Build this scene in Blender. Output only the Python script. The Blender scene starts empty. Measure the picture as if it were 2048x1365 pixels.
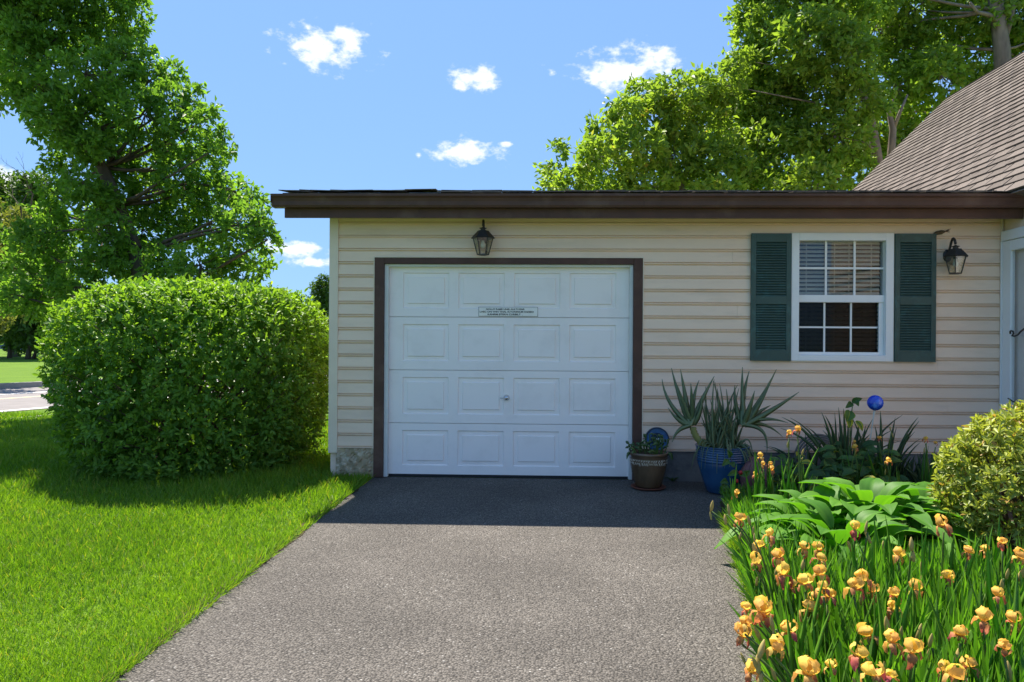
import bpy, bmesh, math, random
import numpy as np
from mathutils import Vector, Matrix
R = math.radians
random.seed(7); rng = np.random.default_rng(11)
scene = bpy.context.scene
COL = scene.collection

# ------------------------------------------------------------------ camera
F = 1450.0; CZ = 1.35; HY = 690.0; YAW = R(1.8); ROLL = R(0.37); WY = 7.25
fwd = np.array([-math.sin(YAW), math.cos(YAW), 0.0]); r0 = np.array([math.cos(YAW), math.sin(YAW), 0.0]); u0 = np.array([0, 0, 1.0])
cr, sr = math.cos(ROLL), math.sin(ROLL)
def ray(u, v):
    x = (u-1024)/F; y = -(v-HY)/F
    return fwd + (cr*x - sr*y)*r0 + (sr*x + cr*y)*u0
def at(u, v, Y):
    d = ray(u, v); p = d*(Y/d[1]); return Vector((p[0], p[1], p[2]+CZ))
def onz(u, v, z=0.0):
    d = ray(u, v); p = d*((z-CZ)/d[2]); return Vector((p[0], p[1], z))
cam = bpy.data.cameras.new('camera'); camo = bpy.data.objects.new('camera', cam); COL.objects.link(camo)
cam.sensor_width = 36; cam.lens = F/2048*36; cam.shift_y = 7.5/2048; cam.clip_end = 3000; cam.clip_start = 0.05
rx = Vector(cr*r0 + sr*u0); ry = Vector(-sr*r0 + cr*u0); rz = -Vector(fwd)
M4 = Matrix((rx, ry, rz)).transposed().to_4x4(); M4.translation = (0, 0, CZ); camo.matrix_world = M4
scene.camera = camo

# ------------------------------------------------------------------ light
SUN_EL = R(59); SUN_AZ = R(29)           # behind the garage, to the left
sdir = Vector((-math.sin(SUN_AZ)*math.cos(SUN_EL), math.cos(SUN_AZ)*math.cos(SUN_EL), math.sin(SUN_EL)))
sl = bpy.data.lights.new('sun', 'SUN'); sl.energy = 3.85; sl.angle = R(0.55); sl.color = (1.0, 0.92, 0.80)
so = bpy.data.objects.new('sun', sl); COL.objects.link(so); so.rotation_euler = sdir.to_track_quat('Z', 'Y').to_euler(); so.location = (-10, 20, 30)
vs = scene.view_settings; vs.view_transform = 'Standard'; vs.look = 'None'; vs.gamma = 1; vs.use_curve_mapping = False
vs.exposure = 1.58
scene.cycles.max_bounces = 7; scene.cycles.transparent_max_bounces = 6
world = bpy.data.worlds.new('World'); scene.world = world; world.use_nodes = True
wt = world.node_tree; wt.nodes.clear()
def wn(t, **k):
    n = wt.nodes.new(t)
    for a, b in k.items(): setattr(n, a, b)
    return n
wl = wt.links.new
sky = wn('ShaderNodeTexSky', sky_type='NISHITA'); sky.sun_disc = False
sky.sun_elevation = SUN_EL; sky.sun_rotation = -SUN_AZ
sky.air_density = 1.0; sky.dust_density = 0.25; sky.ozone_density = 3.0; sky.altitude = 0
tc = wn('ShaderNodeTexCoord')
CLOUDS = [(650, 96, 92, 40), (690, 70, 44, 22), (1240, 140, 104, 38), (1300, 122, 62, 26), (958, 157, 54, 24), (926, 307, 70, 24), (1014, 288, 17, 7), (600, 500, 70, 20), (632, 524, 45, 12),
          (20, 362, 82, 26), (838, 312, 9, 9), (1104, 146, 10, 9), (-160, 420, 130, 40), (380, 640, 120, 24), (1500, 560, 150, 30)]
cl = []
for (u, v, a, b) in CLOUDS:
    d = Vector(ray(u, v)).normalized(); k = d.dot(Vector(fwd)); cl.append((d, a/F*k, b/F*k))
rr = random.Random(5)
for i in range(16):                          # the same small cumulus all round the sky
    az = R(45 + i*17.2 + rr.uniform(-5, 5)); el = R(rr.uniform(6, 38))
    cl.append((Vector((math.sin(az)*math.cos(el), math.cos(az)*math.cos(el), math.sin(el))), rr.uniform(.04, .08), rr.uniform(.014, .028)))
best = None
for d, a, b in cl:
    s = wn('ShaderNodeVectorMath', operation='SUBTRACT'); wl(tc.outputs['Generated'], s.inputs[0]); s.inputs[1].default_value = d
    m = wn('ShaderNodeVectorMath', operation='MULTIPLY'); wl(s.outputs[0], m.inputs[0]); m.inputs[1].default_value = (1/a, 1/a, 1/b)
    l = wn('ShaderNodeVectorMath', operation='LENGTH'); wl(m.outputs[0], l.inputs[0])
    if best is None: best = l.outputs['Value']
    else:
        mn = wn('ShaderNodeMath', operation='SMOOTH_MIN'); mn.inputs[2].default_value = .3; wl(best, mn.inputs[0]); wl(l.outputs['Value'], mn.inputs[1]); best = mn.outputs[0]
sc_ = wn('ShaderNodeVectorMath', operation='MULTIPLY'); wl(tc.outputs['Generated'], sc_.inputs[0]); sc_.inputs[1].default_value = (1, 1, 1.7)
nz = wn('ShaderNodeTexNoise'); nz.inputs['Scale'].default_value = 38; nz.inputs['Detail'].default_value = 8; nz.inputs['Roughness'].default_value = .6; wl(sc_.outputs[0], nz.inputs['Vector'])
nm = wn('ShaderNodeMath', operation='MULTIPLY_ADD'); wl(nz.outputs[0], nm.inputs[0]); nm.inputs[1].default_value = 3.4; nm.inputs[2].default_value = -1.7
sb = wn('ShaderNodeMath', operation='SUBTRACT'); wl(nm.outputs[0], sb.inputs[0]); wl(best, sb.inputs[1])
mr = wn('ShaderNodeMapRange', interpolation_type='SMOOTHSTEP'); wl(sb.outputs[0], mr.inputs[0]); mr.inputs[1].default_value = -1.05; mr.inputs[2].default_value = -.15
nz2 = wn('ShaderNodeTexNoise'); nz2.inputs['Scale'].default_value = 22; nz2.inputs['Detail'].default_value = 5; wl(sc_.outputs[0], nz2.inputs['Vector'])
cr2 = wn('ShaderNodeMix', data_type='RGBA'); wl(nz2.outputs[0], cr2.inputs[0]); cr2.inputs[6].default_value = (2.1, 2.35, 2.75, 1); cr2.inputs[7].default_value = (2.9, 2.9, 2.9, 1)
cm = wn('ShaderNodeMix', data_type='RGBA'); wl(mr.outputs[0], cm.inputs[0])
gm = wn('ShaderNodeGamma'); gm.inputs[1].default_value = .3; wl(sky.outputs[0], gm.inputs[0])      # one even grade for the whole sky
gr = wn('ShaderNodeMix', data_type='RGBA', blend_type='MULTIPLY'); gr.inputs[0].default_value = 1; wl(gm.outputs[0], gr.inputs[6]); gr.inputs[7].default_value = (.54, .865, 1.38, 1); wl(gr.outputs[2], cm.inputs[6]); wl(cr2.outputs[2], cm.inputs[7])
bg = wn('ShaderNodeBackground'); bg.inputs[1].default_value = 0.15; wl(cm.outputs[2], bg.inputs[0])
wo = wn('ShaderNodeOutputWorld'); wl(bg.outputs[0], wo.inputs[0])

# ------------------------------------------------------------------ materials
def mat(name, c1, c2=None, scale=8, rough=.6, spec=.4, bump=0, bscale=None, metal=0, detail=5, stretch=(1, 1, 1), coords='Object', c3=None, s3=2.0, rv=0.0):
    m = bpy.data.materials.new(name); m.use_nodes = True; t = m.node_tree; N = t.nodes; L = t.links.new
    p = N['Principled BSDF']; p.inputs['Roughness'].default_value = rough; p.inputs['Specular IOR Level'].default_value = spec; p.inputs['Metallic'].default_value = metal
    if c2 is None and not bump:
        p.inputs['Base Color'].default_value = (*c1, 1); return m
    tcn = N.new('ShaderNodeTexCoord')
    mp = N.new('ShaderNodeMapping'); L(tcn.outputs[coords], mp.inputs[0]); mp.inputs['Scale'].default_value = stretch
    vec = mp.outputs[0]
    n1 = N.new('ShaderNodeTexNoise'); n1.inputs['Scale'].default_value = scale; n1.inputs['Detail'].default_value = detail; L(vec, n1.inputs['Vector'])
    rp = N.new('ShaderNodeMapRange'); L(n1.outputs[0], rp.inputs[0]); rp.inputs[1].default_value = .3; rp.inputs[2].default_value = .7
    mx = N.new('ShaderNodeMix'); mx.data_type = 'RGBA'; L(rp.outputs[0], mx.inputs[0]); mx.inputs[6].default_value = (*c1, 1); mx.inputs[7].default_value = (*(c2 or c1), 1)
    out = mx.outputs[2]
    if c3:
        n3 = N.new('ShaderNodeTexNoise'); n3.inputs['Scale'].default_value = s3; n3.inputs['Detail'].default_value = 7; n3.inputs['Roughness'].default_value = .65; L(vec, n3.inputs['Vector'])
        r3 = N.new('ShaderNodeMapRange'); L(n3.outputs[0], r3.inputs[0]); r3.inputs[1].default_value = .52; r3.inputs[2].default_value = .68
        m3 = N.new('ShaderNodeMix'); m3.data_type = 'RGBA'; L(r3.outputs[0], m3.inputs[0]); L(out, m3.inputs[6]); m3.inputs[7].default_value = (*c3, 1); out = m3.outputs[2]
    if rv:
        oi = N.new('ShaderNodeObjectInfo'); hs = N.new('ShaderNodeHueSaturation'); ma = N.new('ShaderNodeMath'); ma.operation = 'MULTIPLY_ADD'
        ge = N.new('ShaderNodeNewGeometry'); ad = N.new('ShaderNodeMath'); ad.operation = 'ADD'; fr_ = N.new('ShaderNodeMath'); fr_.operation = 'FRACT'
        L(oi.outputs['Random'], ad.inputs[0]); L(ge.outputs['Random Per Island'], ad.inputs[1]); L(ad.outputs[0], fr_.inputs[0]); L(fr_.outputs[0], ma.inputs[0]); ma.inputs[1].default_value = 2*rv; ma.inputs[2].default_value = 1-rv
        L(ma.outputs[0], hs.inputs['Value']); L(out, hs.inputs['Color']); out = hs.outputs[0]
    L(out, p.inputs['Base Color'])
    if bump:
        nb = N.new('ShaderNodeTexNoise'); nb.inputs['Scale'].default_value = bscale or scale*4; nb.inputs['Detail'].default_value = 6; L(vec, nb.inputs['Vector'])
        bp = N.new('ShaderNodeBump'); bp.inputs['Strength'].default_value = bump; bp.inputs['Distance'].default_value = .01; L(nb.outputs[0], bp.inputs['Height']); L(bp.outputs[0], p.inputs['Normal'])
    return m
def leafmat(name, dark, light, trans, tf=.35, rough=.42, spec=.35, third=None, vary=0):
    m = bpy.data.materials.new(name); m.use_nodes = True; t = m.node_tree; N = t.nodes; L = t.links.new
    p = N['Principled BSDF']; p.inputs['Roughness'].default_value = rough; p.inputs['Specular IOR Level'].default_value = spec
    at_ = N.new('ShaderNodeAttribute'); at_.attribute_name = 'tone'
    rp = N.new('ShaderNodeValToRGB'); e = rp.color_ramp.elements; e[0].color = (*dark, 1); e[1].color = (*light, 1)
    if third: x = e.new(.93); x.color = (*light, 1); e[2].color = (*third, 1)
    L(at_.outputs['Fac'], rp.inputs[0]); colour = rp.outputs[0]
    if vary:
        oi = N.new('ShaderNodeObjectInfo'); h_ = N.new('ShaderNodeHueSaturation'); a1 = N.new('ShaderNodeMapRange'); a2 = N.new('ShaderNodeMapRange'); wn_ = N.new('ShaderNodeTexWhiteNoise'); wn_.noise_dimensions = '1D'
        L(oi.outputs['Random'], a1.inputs[0]); a1.inputs[3].default_value = .5-vary*.09; a1.inputs[4].default_value = .5+vary*.03; L(a1.outputs[0], h_.inputs['Hue'])
        L(oi.outputs['Random'], wn_.inputs['W']); L(wn_.outputs['Value'], a2.inputs[0]); a2.inputs[3].default_value = 1-vary*.6; a2.inputs[4].default_value = 1.08; L(a2.outputs[0], h_.inputs['Value']); L(colour, h_.inputs['Color']); colour = h_.outputs[0]
    L(colour, p.inputs['Base Color'])
    tr = N.new('ShaderNodeBsdfTranslucent'); mx2 = N.new('ShaderNodeMix'); mx2.data_type = 'RGBA'; mx2.blend_type = 'MULTIPLY'; mx2.inputs[0].default_value = 1
    L(colour, mx2.inputs[6]); mx2.inputs[7].default_value = (*trans, 1); L(mx2.outputs[2], tr.inputs[0])
    ms = N.new('ShaderNodeMixShader'); ms.inputs[0].default_value = tf; L(p.outputs[0], ms.inputs[1]); L(tr.outputs[0], ms.inputs[2]); L(ms.outputs[0], N['Material Output'].inputs[0])
    return m
def glassmat(name, tint=(.9, .95, .95), alpha=.25, rough=.02, refl=.5):
    m = bpy.data.materials.new(name); m.use_nodes = True; t = m.node_tree; N = t.nodes; L = t.links.new
    N.remove(N['Principled BSDF']); tr = N.new('ShaderNodeBsdfTransparent'); tr.inputs[0].default_value = (*tint, 1)
    gl = N.new('ShaderNodeBsdfGlossy'); gl.inputs['Roughness'].default_value = rough
    fr = N.new('ShaderNodeFresnel'); ge = N.new('ShaderNodeNewGeometry'); io = N.new('ShaderNodeMapRange'); L(ge.outputs['Backfacing'], io.inputs[0]); io.inputs[3].default_value = 1.5; io.inputs[4].default_value = 1/1.5; L(io.outputs[0], fr.inputs[0])
    ma = N.new('ShaderNodeMath'); ma.operation = 'MULTIPLY_ADD'; L(fr.outputs[0], ma.inputs[0]); ma.inputs[1].default_value = refl*2; ma.inputs[2].default_value = alpha*.1
    ms = N.new('ShaderNodeMixShader'); L(ma.outputs[0], ms.inputs[0]); L(tr.outputs[0], ms.inputs[1]); L(gl.outputs[0], ms.inputs[2]); L(ms.outputs[0], N['Material Output'].inputs[0])
    return m
M = {}
M['siding'] = mat('siding', (.88, .67, .505), (.83, .62, .46), 3, .5, .35, .1, 60, stretch=(.6, 1, 3), rv=.03, c3=(.76, .575, .43), s3=2.2)
M['trim'] = mat('trim', (.82, .68, .52), (.76, .62, .47), 4, .5, .35)
M['brown'] = mat('brown', (.105, .052, .038), (.08, .041, .030), 5, .5, .25, .08, 30, c3=(.13, .075, .055), s3=3)
M['white'] = mat('white_paint', (.94, .868, .825), (.915, .845, .80), 3, .42, .4, .05, 120, c3=(.87, .80, .755), s3=3)
M['offwhite'] = mat('offwhite', (.74, .74, .71), (.66, .66, .62), 6, .5, .4)
M['vinyl'] = mat('vinyl_white', (.86, .86, .85), (.82, .82, .81), 5, .4, .4)
M['green'] = mat('shutter_green', (.038, .078, .068), (.048, .094, .08), 6, .5, .4, .1, 50, c3=(.055, .13, .12), s3=9)
M['iron'] = mat('black_iron', (.022, .020, .017), (.04, .036, .03), 20, .45, .5)
M['chrome'] = mat('chrome', (.6, .6, .6), None, 5, .12, .5, metal=1)
M['lampglass'] = glassmat('lamp_glass', (.75, .78, .7), 1.2, .08, .6)
M['glass'] = glassmat('window_glass', (.80, .82, .82), .2, .01, .3)
M['doorglass'] = glassmat('door_glass', (.96, .97, .97), .3, .01, .5)
M['screen'] = glassmat('screen_glass', (.32, .34, .34), .05, .10, .12)
M['bulb'] = mat('bulb', (.85, .85, .8), None, rough=.3)
M['blind'] = mat('blind', (.86, .80, .66), (.80, .74, .60), 9, .45)
M['dark'] = mat('dark_room', (.03, .028, .026), (.05, .045, .04), 3, .9)
M['curtain'] = mat('curtain', (.085, .085, .08), (.05, .05, .048), 4, .9, stretch=(6, 1, .6))
M['concrete'] = mat('concrete', (.20, .195, .185), (.13, .13, .13), 5, .9, .2, .5, 40, c3=(.09, .095, .10), s3=4)
M['stucco'] = mat('stucco_stone', (.46, .36, .23), (.27, .205, .12), 7, .9, .2, .9, 22, c3=(.66, .57, .44), s3=8)
M['shingle'] = mat('roof_shingle', (.165, .140, .122), (.125, .106, .093), 40, .95, .15, .35, 300, rv=.2)
M['shingle_dark'] = mat('roof_shingle_dark', (.13, .112, .095), (.085, .074, .066), 25, .95, .15, .4, 200, rv=.3, c3=(.26, .22, .17), s3=7)
M['bark'] = mat('bark', (.15, .115, .085), (.07, .052, .04), 9, .95, .1, .9, 20, stretch=(1, 1, .25))
M['bark_grey'] = mat('bark_grey', (.27, .225, .18), (.14, .115, .095), 7, .95, .1, .9, 18, stretch=(1, 1, .3))
M['twig'] = mat('twig', (.13, .09, .06), (.09, .06, .045), 12, .9)
M['soil'] = mat('soil', (.045, .032, .022), (.075, .055, .036), 14, 1, .1, 1, 40)
M['paint_white'] = mat('road_paint_white', (.72, .72, .70), (.6, .6, .58), 6, .7)
M['paint_yellow'] = mat('road_paint_yellow', (.72, .60, .32), (.6, .5, .28), 6, .7)
M['road'] = mat('road_asphalt', (.235, .215, .21), (.19, .175, .17), 3, .9, .2, .2, 60)
M['kerb'] = mat('kerb_stone', (.34, .32, .29), (.26, .25, .23), 6, .9, .2, .3)
M['blueglaze'] = mat('blue_glaze', (.014, .055, .135), (.028, .10, .21), 6, .2, .6, .1, 12, c3=(.02, .075, .16), s3=5)
M['brownglaze'] = mat('brown_glaze', (.075, .045, .024), (.15, .095, .052), 9, .22, .6, .2, 20, stretch=(1, 1, .35))
M['terracotta'] = mat('terracotta', (.24, .085, .05), (.18, .07, .045), 8, .8)
M['clayred'] = mat('ribbed_clay', (.16, .062, .058), (.10, .045, .045), 8, .5)
M['blueplate'] = mat('blue_plate', (.05, .15, .34), (.035, .10, .24), 22, .3, .5, .2, 40)
M['darkblue'] = mat('dark_blue', (.012, .03, .07), (.02, .045, .10), 10, .4)
M['cobalt'] = mat('cobalt_glass', (.004, .03, .42), (.01, .09, .75), 9, .06, .8, coords='Object', c3=(.1, .28, .9), s3=11)
M['whitestake'] = mat('stake', (.55, .55, .52), None, rough=.5)
M['hose'] = mat('hose', (.17, .16, .14), (.12, .11, .10), 8, .6)
M['redpetal'] = mat('red_petal', (.42, .02, .02), (.28, .012, .015), 20, .5)
M['brick_far'] = mat('far_brick', (.32, .13, .10), (.26, .10, .08), 4, .9)
M['pale_far'] = mat('far_pale', (.55, .53, .52), (.48, .46, .46), 4, .8)
M['carblue'] = mat('car_blue', (.06, .09, .2), None, rough=.25)
M['cardark'] = mat('car_dark', (.015, .016, .02), None, rough=.2)
M['tyre'] = mat('tyre', (.02, .02, .02), None, rough=.9)
M['signwhite'] = mat('sign_white', (.9, .87, .80), (.84, .81, .74), 14, .5)
M['ink'] = mat('ink', (.02, .02, .022), None, rough=.7)
M['feather'] = mat('dried_sprig', (.075, .045, .022), (.13, .09, .05), 30, .9)
# leaves
M['leaf_left'] = leafmat('leaf_left_tree', (.075, .165, .03), (.20, .34, .048), (1.6, 1.7, .7), .47, .5, .22)
M['leaf_right'] = leafmat('leaf_right_tree', (.10, .18, .026), (.28, .38, .055), (1.5, 1.6, .7), .46, .5, .25, third=(.36, .30, .06))
M['leaf_far'] = leafmat('leaf_far_tree', (.038, .08, .016), (.11, .175, .03), (1.5, 1.7, .6), .35, .6, .2)
M['leaf_olive'] = leafmat('leaf_olive_tree', (.09, .12, .028), (.20, .22, .05), (1.5, 1.5, .7), .35, .6, .2)
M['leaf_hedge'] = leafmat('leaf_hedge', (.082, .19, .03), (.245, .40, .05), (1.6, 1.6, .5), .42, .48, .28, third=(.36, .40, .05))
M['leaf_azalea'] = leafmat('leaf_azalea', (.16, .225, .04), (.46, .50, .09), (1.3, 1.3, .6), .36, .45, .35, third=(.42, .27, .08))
M['grass'] = leafmat('grass_blade', (.085, .19, .014), (.215, .345, .026), (1.5, 1.6, .5), .42, .5, .3, third=(.33, .33, .06))
M['leaf_iris'] = leafmat('leaf_iris', (.055, .16, .020), (.13, .275, .028), (1.6, 1.8, .5), .42, .45, .35)
M['leaf_hosta'] = leafmat('leaf_hosta', (.06, .18, .020), (.13, .29, .032), (1.5, 1.8, .4), .38, .55, .25)
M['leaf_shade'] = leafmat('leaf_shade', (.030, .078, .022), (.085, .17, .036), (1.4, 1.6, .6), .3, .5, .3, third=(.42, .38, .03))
M['leaf_aloe'] = leafmat('leaf_aloe', (.065, .115, .052), (.17, .21, .10), (1.2, 1.3, .7), .1, .4, .4)
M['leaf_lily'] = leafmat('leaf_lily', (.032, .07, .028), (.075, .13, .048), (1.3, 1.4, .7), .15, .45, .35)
M['leaf_succ'] = leafmat('leaf_succulent', (.035, .09, .022), (.10, .17, .045), (1.3, 1.4, .6), .15, .35, .5, third=(.24, .20, .10))
M['petal'] = leafmat('petal_yellow', (.86, .58, .09), (.92, .71, .19), (1.1, 1.0, .7), .42, .7, .12, vary=.35)
M['fall'] = leafmat('petal_fall', (.50, .15, .11), (.84, .60, .13), (1.1, .9, .7), .4, .65, .15, vary=.5)
M['bud'] = leafmat('bud_pale', (.30, .30, .10), (.60, .42, .14), (1.1, 1.0, .7), .25, .55, .2)
M['petiole'] = leafmat('stem_green', (.07, .13, .03), (.12, .19, .04), (1.3, 1.4, .6), .2)

# driveway: worn asphalt, stones showing
def drivemat():
    m = bpy.data.materials.new('driveway_asphalt'); m.use_nodes = True; t = m.node_tree; N = t.nodes; L = t.links.new; p = N['Principled BSDF']
    p.inputs['Roughness'].default_value = .85; p.inputs['Specular IOR Level'].default_value = .25
    tcn = N.new('ShaderNodeTexCoord'); vec = tcn.outputs['Object']
    v1 = N.new('ShaderNodeTexVoronoi'); v1.inputs['Scale'].default_value = 98; v1.inputs['Randomness'].default_value = 1; L(vec, v1.inputs['Vector'])
    n0 = N.new('ShaderNodeTexNoise'); n0.inputs['Scale'].default_value = 150; n0.inputs['Detail'].default_value = 4; L(vec, n0.inputs['Vector'])
    # per stone colour
    sep = N.new('ShaderNodeSeparateColor'); L(v1.outputs['Color'], sep.inputs[0])
    rp = N.new('ShaderNodeValToRGB'); e = rp.color_ramp.elements; e[0].position = 0; e[0].color = (.125, .113, .10, 1); e[1].position = .95; e[1].color = (.24, .217, .19, 1)
    x = e.new(.985); x.color = (.29, .27, .24, 1); x = e.new(1.0); x.color = (.42, .40, .37, 1)
    L(sep.outputs[0], rp.inputs[0])
    # gaps between stones
    rg = N.new('ShaderNodeMapRange'); L(v1.outputs['Distance'], rg.inputs[0]); rg.inputs[1].default_value = .25; rg.inputs[2].default_value = .75; rg.inputs[3].default_value = 1; rg.inputs[4].default_value = .34
    mm = N.new('ShaderNodeMix'); mm.data_type = 'RGBA'; mm.blend_type = 'MULTIPLY'; mm.inputs[0].default_value = 1; L(rp.outputs[0], mm.inputs[6]); L(rg.outputs[0], mm.inputs[7])
    nl = N.new('ShaderNodeTexNoise'); nl.inputs['Scale'].default_value = 1.3; nl.inputs['Detail'].default_value = 6; L(vec, nl.inputs['Vector'])
    rl = N.new('ShaderNodeMapRange'); L(nl.outputs[0], rl.inputs[0]); rl.inputs[1].default_value = .3; rl.inputs[2].default_value = .7; rl.inputs[3].default_value = .74; rl.inputs[4].default_value = 1.06
    m2 = N.new('ShaderNodeMix'); m2.data_type = 'RGBA'; m2.blend_type = 'MULTIPLY'; m2.inputs[0].default_value = 1; L(mm.outputs[2], m2.inputs[6]); L(rl.outputs[0], m2.inputs[7])
    L(m2.outputs[2], p.inputs['Base Color'])
    hs = N.new('ShaderNodeMath'); hs.operation = 'MULTIPLY_ADD'; L(v1.outputs['Distance'], hs.inputs[0]); hs.inputs[1].default_value = -1; L(n0.outputs[0], hs.inputs[2])
    bp = N.new('ShaderNodeBump'); bp.inputs['Strength'].default_value = 1; bp.inputs['Distance'].default_value = .008; L(hs.outputs[0], bp.inputs['Height']); L(bp.outputs[0], p.inputs['Normal'])
    return m
M['drive'] = drivemat()
def lawnmat():
    m = bpy.data.materials.new('lawn_ground'); m.use_nodes = True; t = m.node_tree; N = t.nodes; L = t.links.new; p = N['Principled BSDF']; p.inputs['Roughness'].default_value = .9; p.inputs['Specular IOR Level'].default_value = .1
    tcn = N.new('ShaderNodeTexCoord'); vec = tcn.outputs['Object']
    n1 = N.new('ShaderNodeTexNoise'); n1.inputs['Scale'].default_value = 24; n1.inputs['Detail'].default_value = 8; L(vec, n1.inputs['Vector'])
    n2 = N.new('ShaderNodeTexNoise'); n2.inputs['Scale'].default_value = .6; n2.inputs['Detail'].default_value = 4; L(vec, n2.inputs['Vector'])
    a = N.new('ShaderNodeMath'); a.operation = 'MULTIPLY_ADD'; L(n2.outputs[0], a.inputs[0]); a.inputs[1].default_value = .5; L(n1.outputs[0], a.inputs[2])
    rp = N.new('ShaderNodeValToRGB'); e = rp.color_ramp.elements; e[0].position = .45; e[0].color = (.045, .105, .010, 1); e[1].position = 1.0; e[1].color = (.14, .235, .018, 1); L(a.outputs[0], rp.inputs[0]); L(rp.outputs[0], p.inputs['Base Color'])
    bp = N.new('ShaderNodeBump'); bp.inputs['Strength'].default_value = .8; bp.inputs['Distance'].default_value = .04; L(n1.outputs[0], bp.inputs['Height']); L(bp.outputs[0], p.inputs['Normal'])
    return m
M['lawn'] = lawnmat()

# ------------------------------------------------------------------ helpers
def link(name, me, parent=None):
    o = bpy.data.objects.new(name, me); COL.objects.link(o)
    if parent is not None: o.parent = parent
    return o
def tag(o, label=None, cat=None, group=None, kind=None):
    if label: o['label'] = label
    if cat: o['category'] = cat
    if group: o['group'] = group
    if kind: o['kind'] = kind
    return o
def thing(name, label, cat, loc=(0, 0, 0), group=None):
    o = link(name, None); o.location = loc; o.empty_display_size = .1; return tag(o, label, cat, group)
class MB:
    def __init__(s): s.v = []; s.f = []
    def add(s, vs, fs):
        k = len(s.v); s.v += [tuple(v) for v in vs]; s.f += [tuple(i+k for i in f) for f in fs]; return s
    def box(s, x0, x1, y0, y1, z0, z1):
        return s.add([(x0, y0, z0), (x1, y0, z0), (x1, y1, z0), (x0, y1, z0), (x0, y0, z1), (x1, y0, z1), (x1, y1, z1), (x0, y1, z1)],
                     [(0, 3, 2, 1), (4, 5, 6, 7), (0, 1, 5, 4), (1, 2, 6, 5), (2, 3, 7, 6), (3, 0, 4, 7)])
    def quad(s, a, b, c, d): return s.add([a, b, c, d], [(0, 1, 2, 3)])
    def prism(s, prof, axis, a0, a1):            # prof: list of 2-D points; axis 'x': (y,z), 'y': (x,z)
        n = len(prof)
        def P(p, a): return (a, p[0], p[1]) if axis == 'x' else ((p[0], a, p[1]) if axis == 'y' else (p[0], p[1], a))
        vs_ = [P(p, a0) for p in prof]+[P(p, a1) for p in prof]
        return s.add(vs_, [(i, (i+1) % n, n+(i+1) % n, n+i) for i in range(n)]+[tuple(range(n))[::-1], tuple(range(n, 2*n))])
    def tube(s, pts, rad, n=8, cap=True):
        pts = [Vector(p) for p in pts]; m = len(pts)
        if not hasattr(rad, '__len__'): rad = [rad]*m
        vs_ = []; up = None
        for i, p in enumerate(pts):
            t = (pts[min(i+1, m-1)]-pts[max(i-1, 0)]).normalized()
            if up is None: up = t.orthogonal().normalized()
            up = (up - t*up.dot(t)); up = up.normalized() if up.length > 1e-6 else t.orthogonal().normalized()
            b = t.cross(up)
            for k in range(n):
                a = 2*math.pi*k/n; vs_.append(p + (up*math.cos(a)+b*math.sin(a))*rad[i])
        fs = [(i*n+k, i*n+(k+1) % n, (i+1)*n+(k+1) % n, (i+1)*n+k) for i in range(m-1) for k in range(n)]
        if cap: fs += [tuple(range(n))[::-1], tuple(range((m-1)*n, m*n))]
        return s.add(vs_, fs)
    def lathe(s, prof, c=(0, 0, 0), n=32, close=True):
        vs_ = [(c[0]+r*math.cos(2*math.pi*k/n), c[1]+r*math.sin(2*math.pi*k/n), c[2]+z) for r, z in prof for k in range(n)]
        fs = [(i*n+k, i*n+(k+1) % n, (i+1)*n+(k+1) % n, (i+1)*n+k) for i in range(len(prof)-1) for k in range(n)]
        return s.add(vs_, fs)
    def mesh(s, name, m, smooth=False):
        me = bpy.data.meshes.new(name); me.from_pydata(s.v, [], s.f); me.update()
        bm = bmesh.new(); bm.from_mesh(me); bmesh.ops.recalc_face_normals(bm, faces=bm.faces); bm.to_mesh(me); bm.free()
        if smooth: me.polygons.foreach_set('use_smooth', [True]*len(me.polygons))
        me.materials.append(m); return me
    def build(s, name, m, parent=None, smooth=False, bevel=0):
        if isinstance(m, str): m = M[m]
        o = link(name, s.mesh(name, m, smooth), parent)
        if bevel:
            b = o.modifiers.new('bevel', 'BEVEL'); b.width = bevel; b.segments = 2; b.limit_method = 'ANGLE'
        return o
def box(name, m, parent, *a, bevel=0): return MB().box(*a).build(name, m, parent, bevel=bevel)
def nrm(a): return a/np.maximum(np.linalg.norm(a, axis=-1, keepdims=True), 1e-9)
T_DIAMOND = (np.array([(0, 0, 0), (.42, .5, .10), (1, 0, -.06), (.42, -.5, .10)]), [(0, 1, 2), (0, 2, 3)])
T_OVAL = (np.array([(0, 0, 0), (.28, .42, .07), (.68, .42, .05), (1, 0, -.10), (.68, -.42, .05), (.28, -.42, .07)]), [(0, 1, 2, 3), (0, 3, 4, 5)])
T_BLADE = (np.array([(0, -.5, 0), (0, .5, 0), (.55, .38, .04), (.55, -.38, .04), (1, 0, .22)]), [(0, 1, 2, 3), (3, 2, 4)])
T_LONG = (np.array([(0, -.35, 0), (0, .35, 0), (.35, .5, .03), (.35, -.5, .03), (.7, .42, .11), (.7, -.42, .11), (1, 0, .26)]), [(0, 1, 2, 3), (3, 2, 4, 5), (5, 4, 6)])
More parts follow.
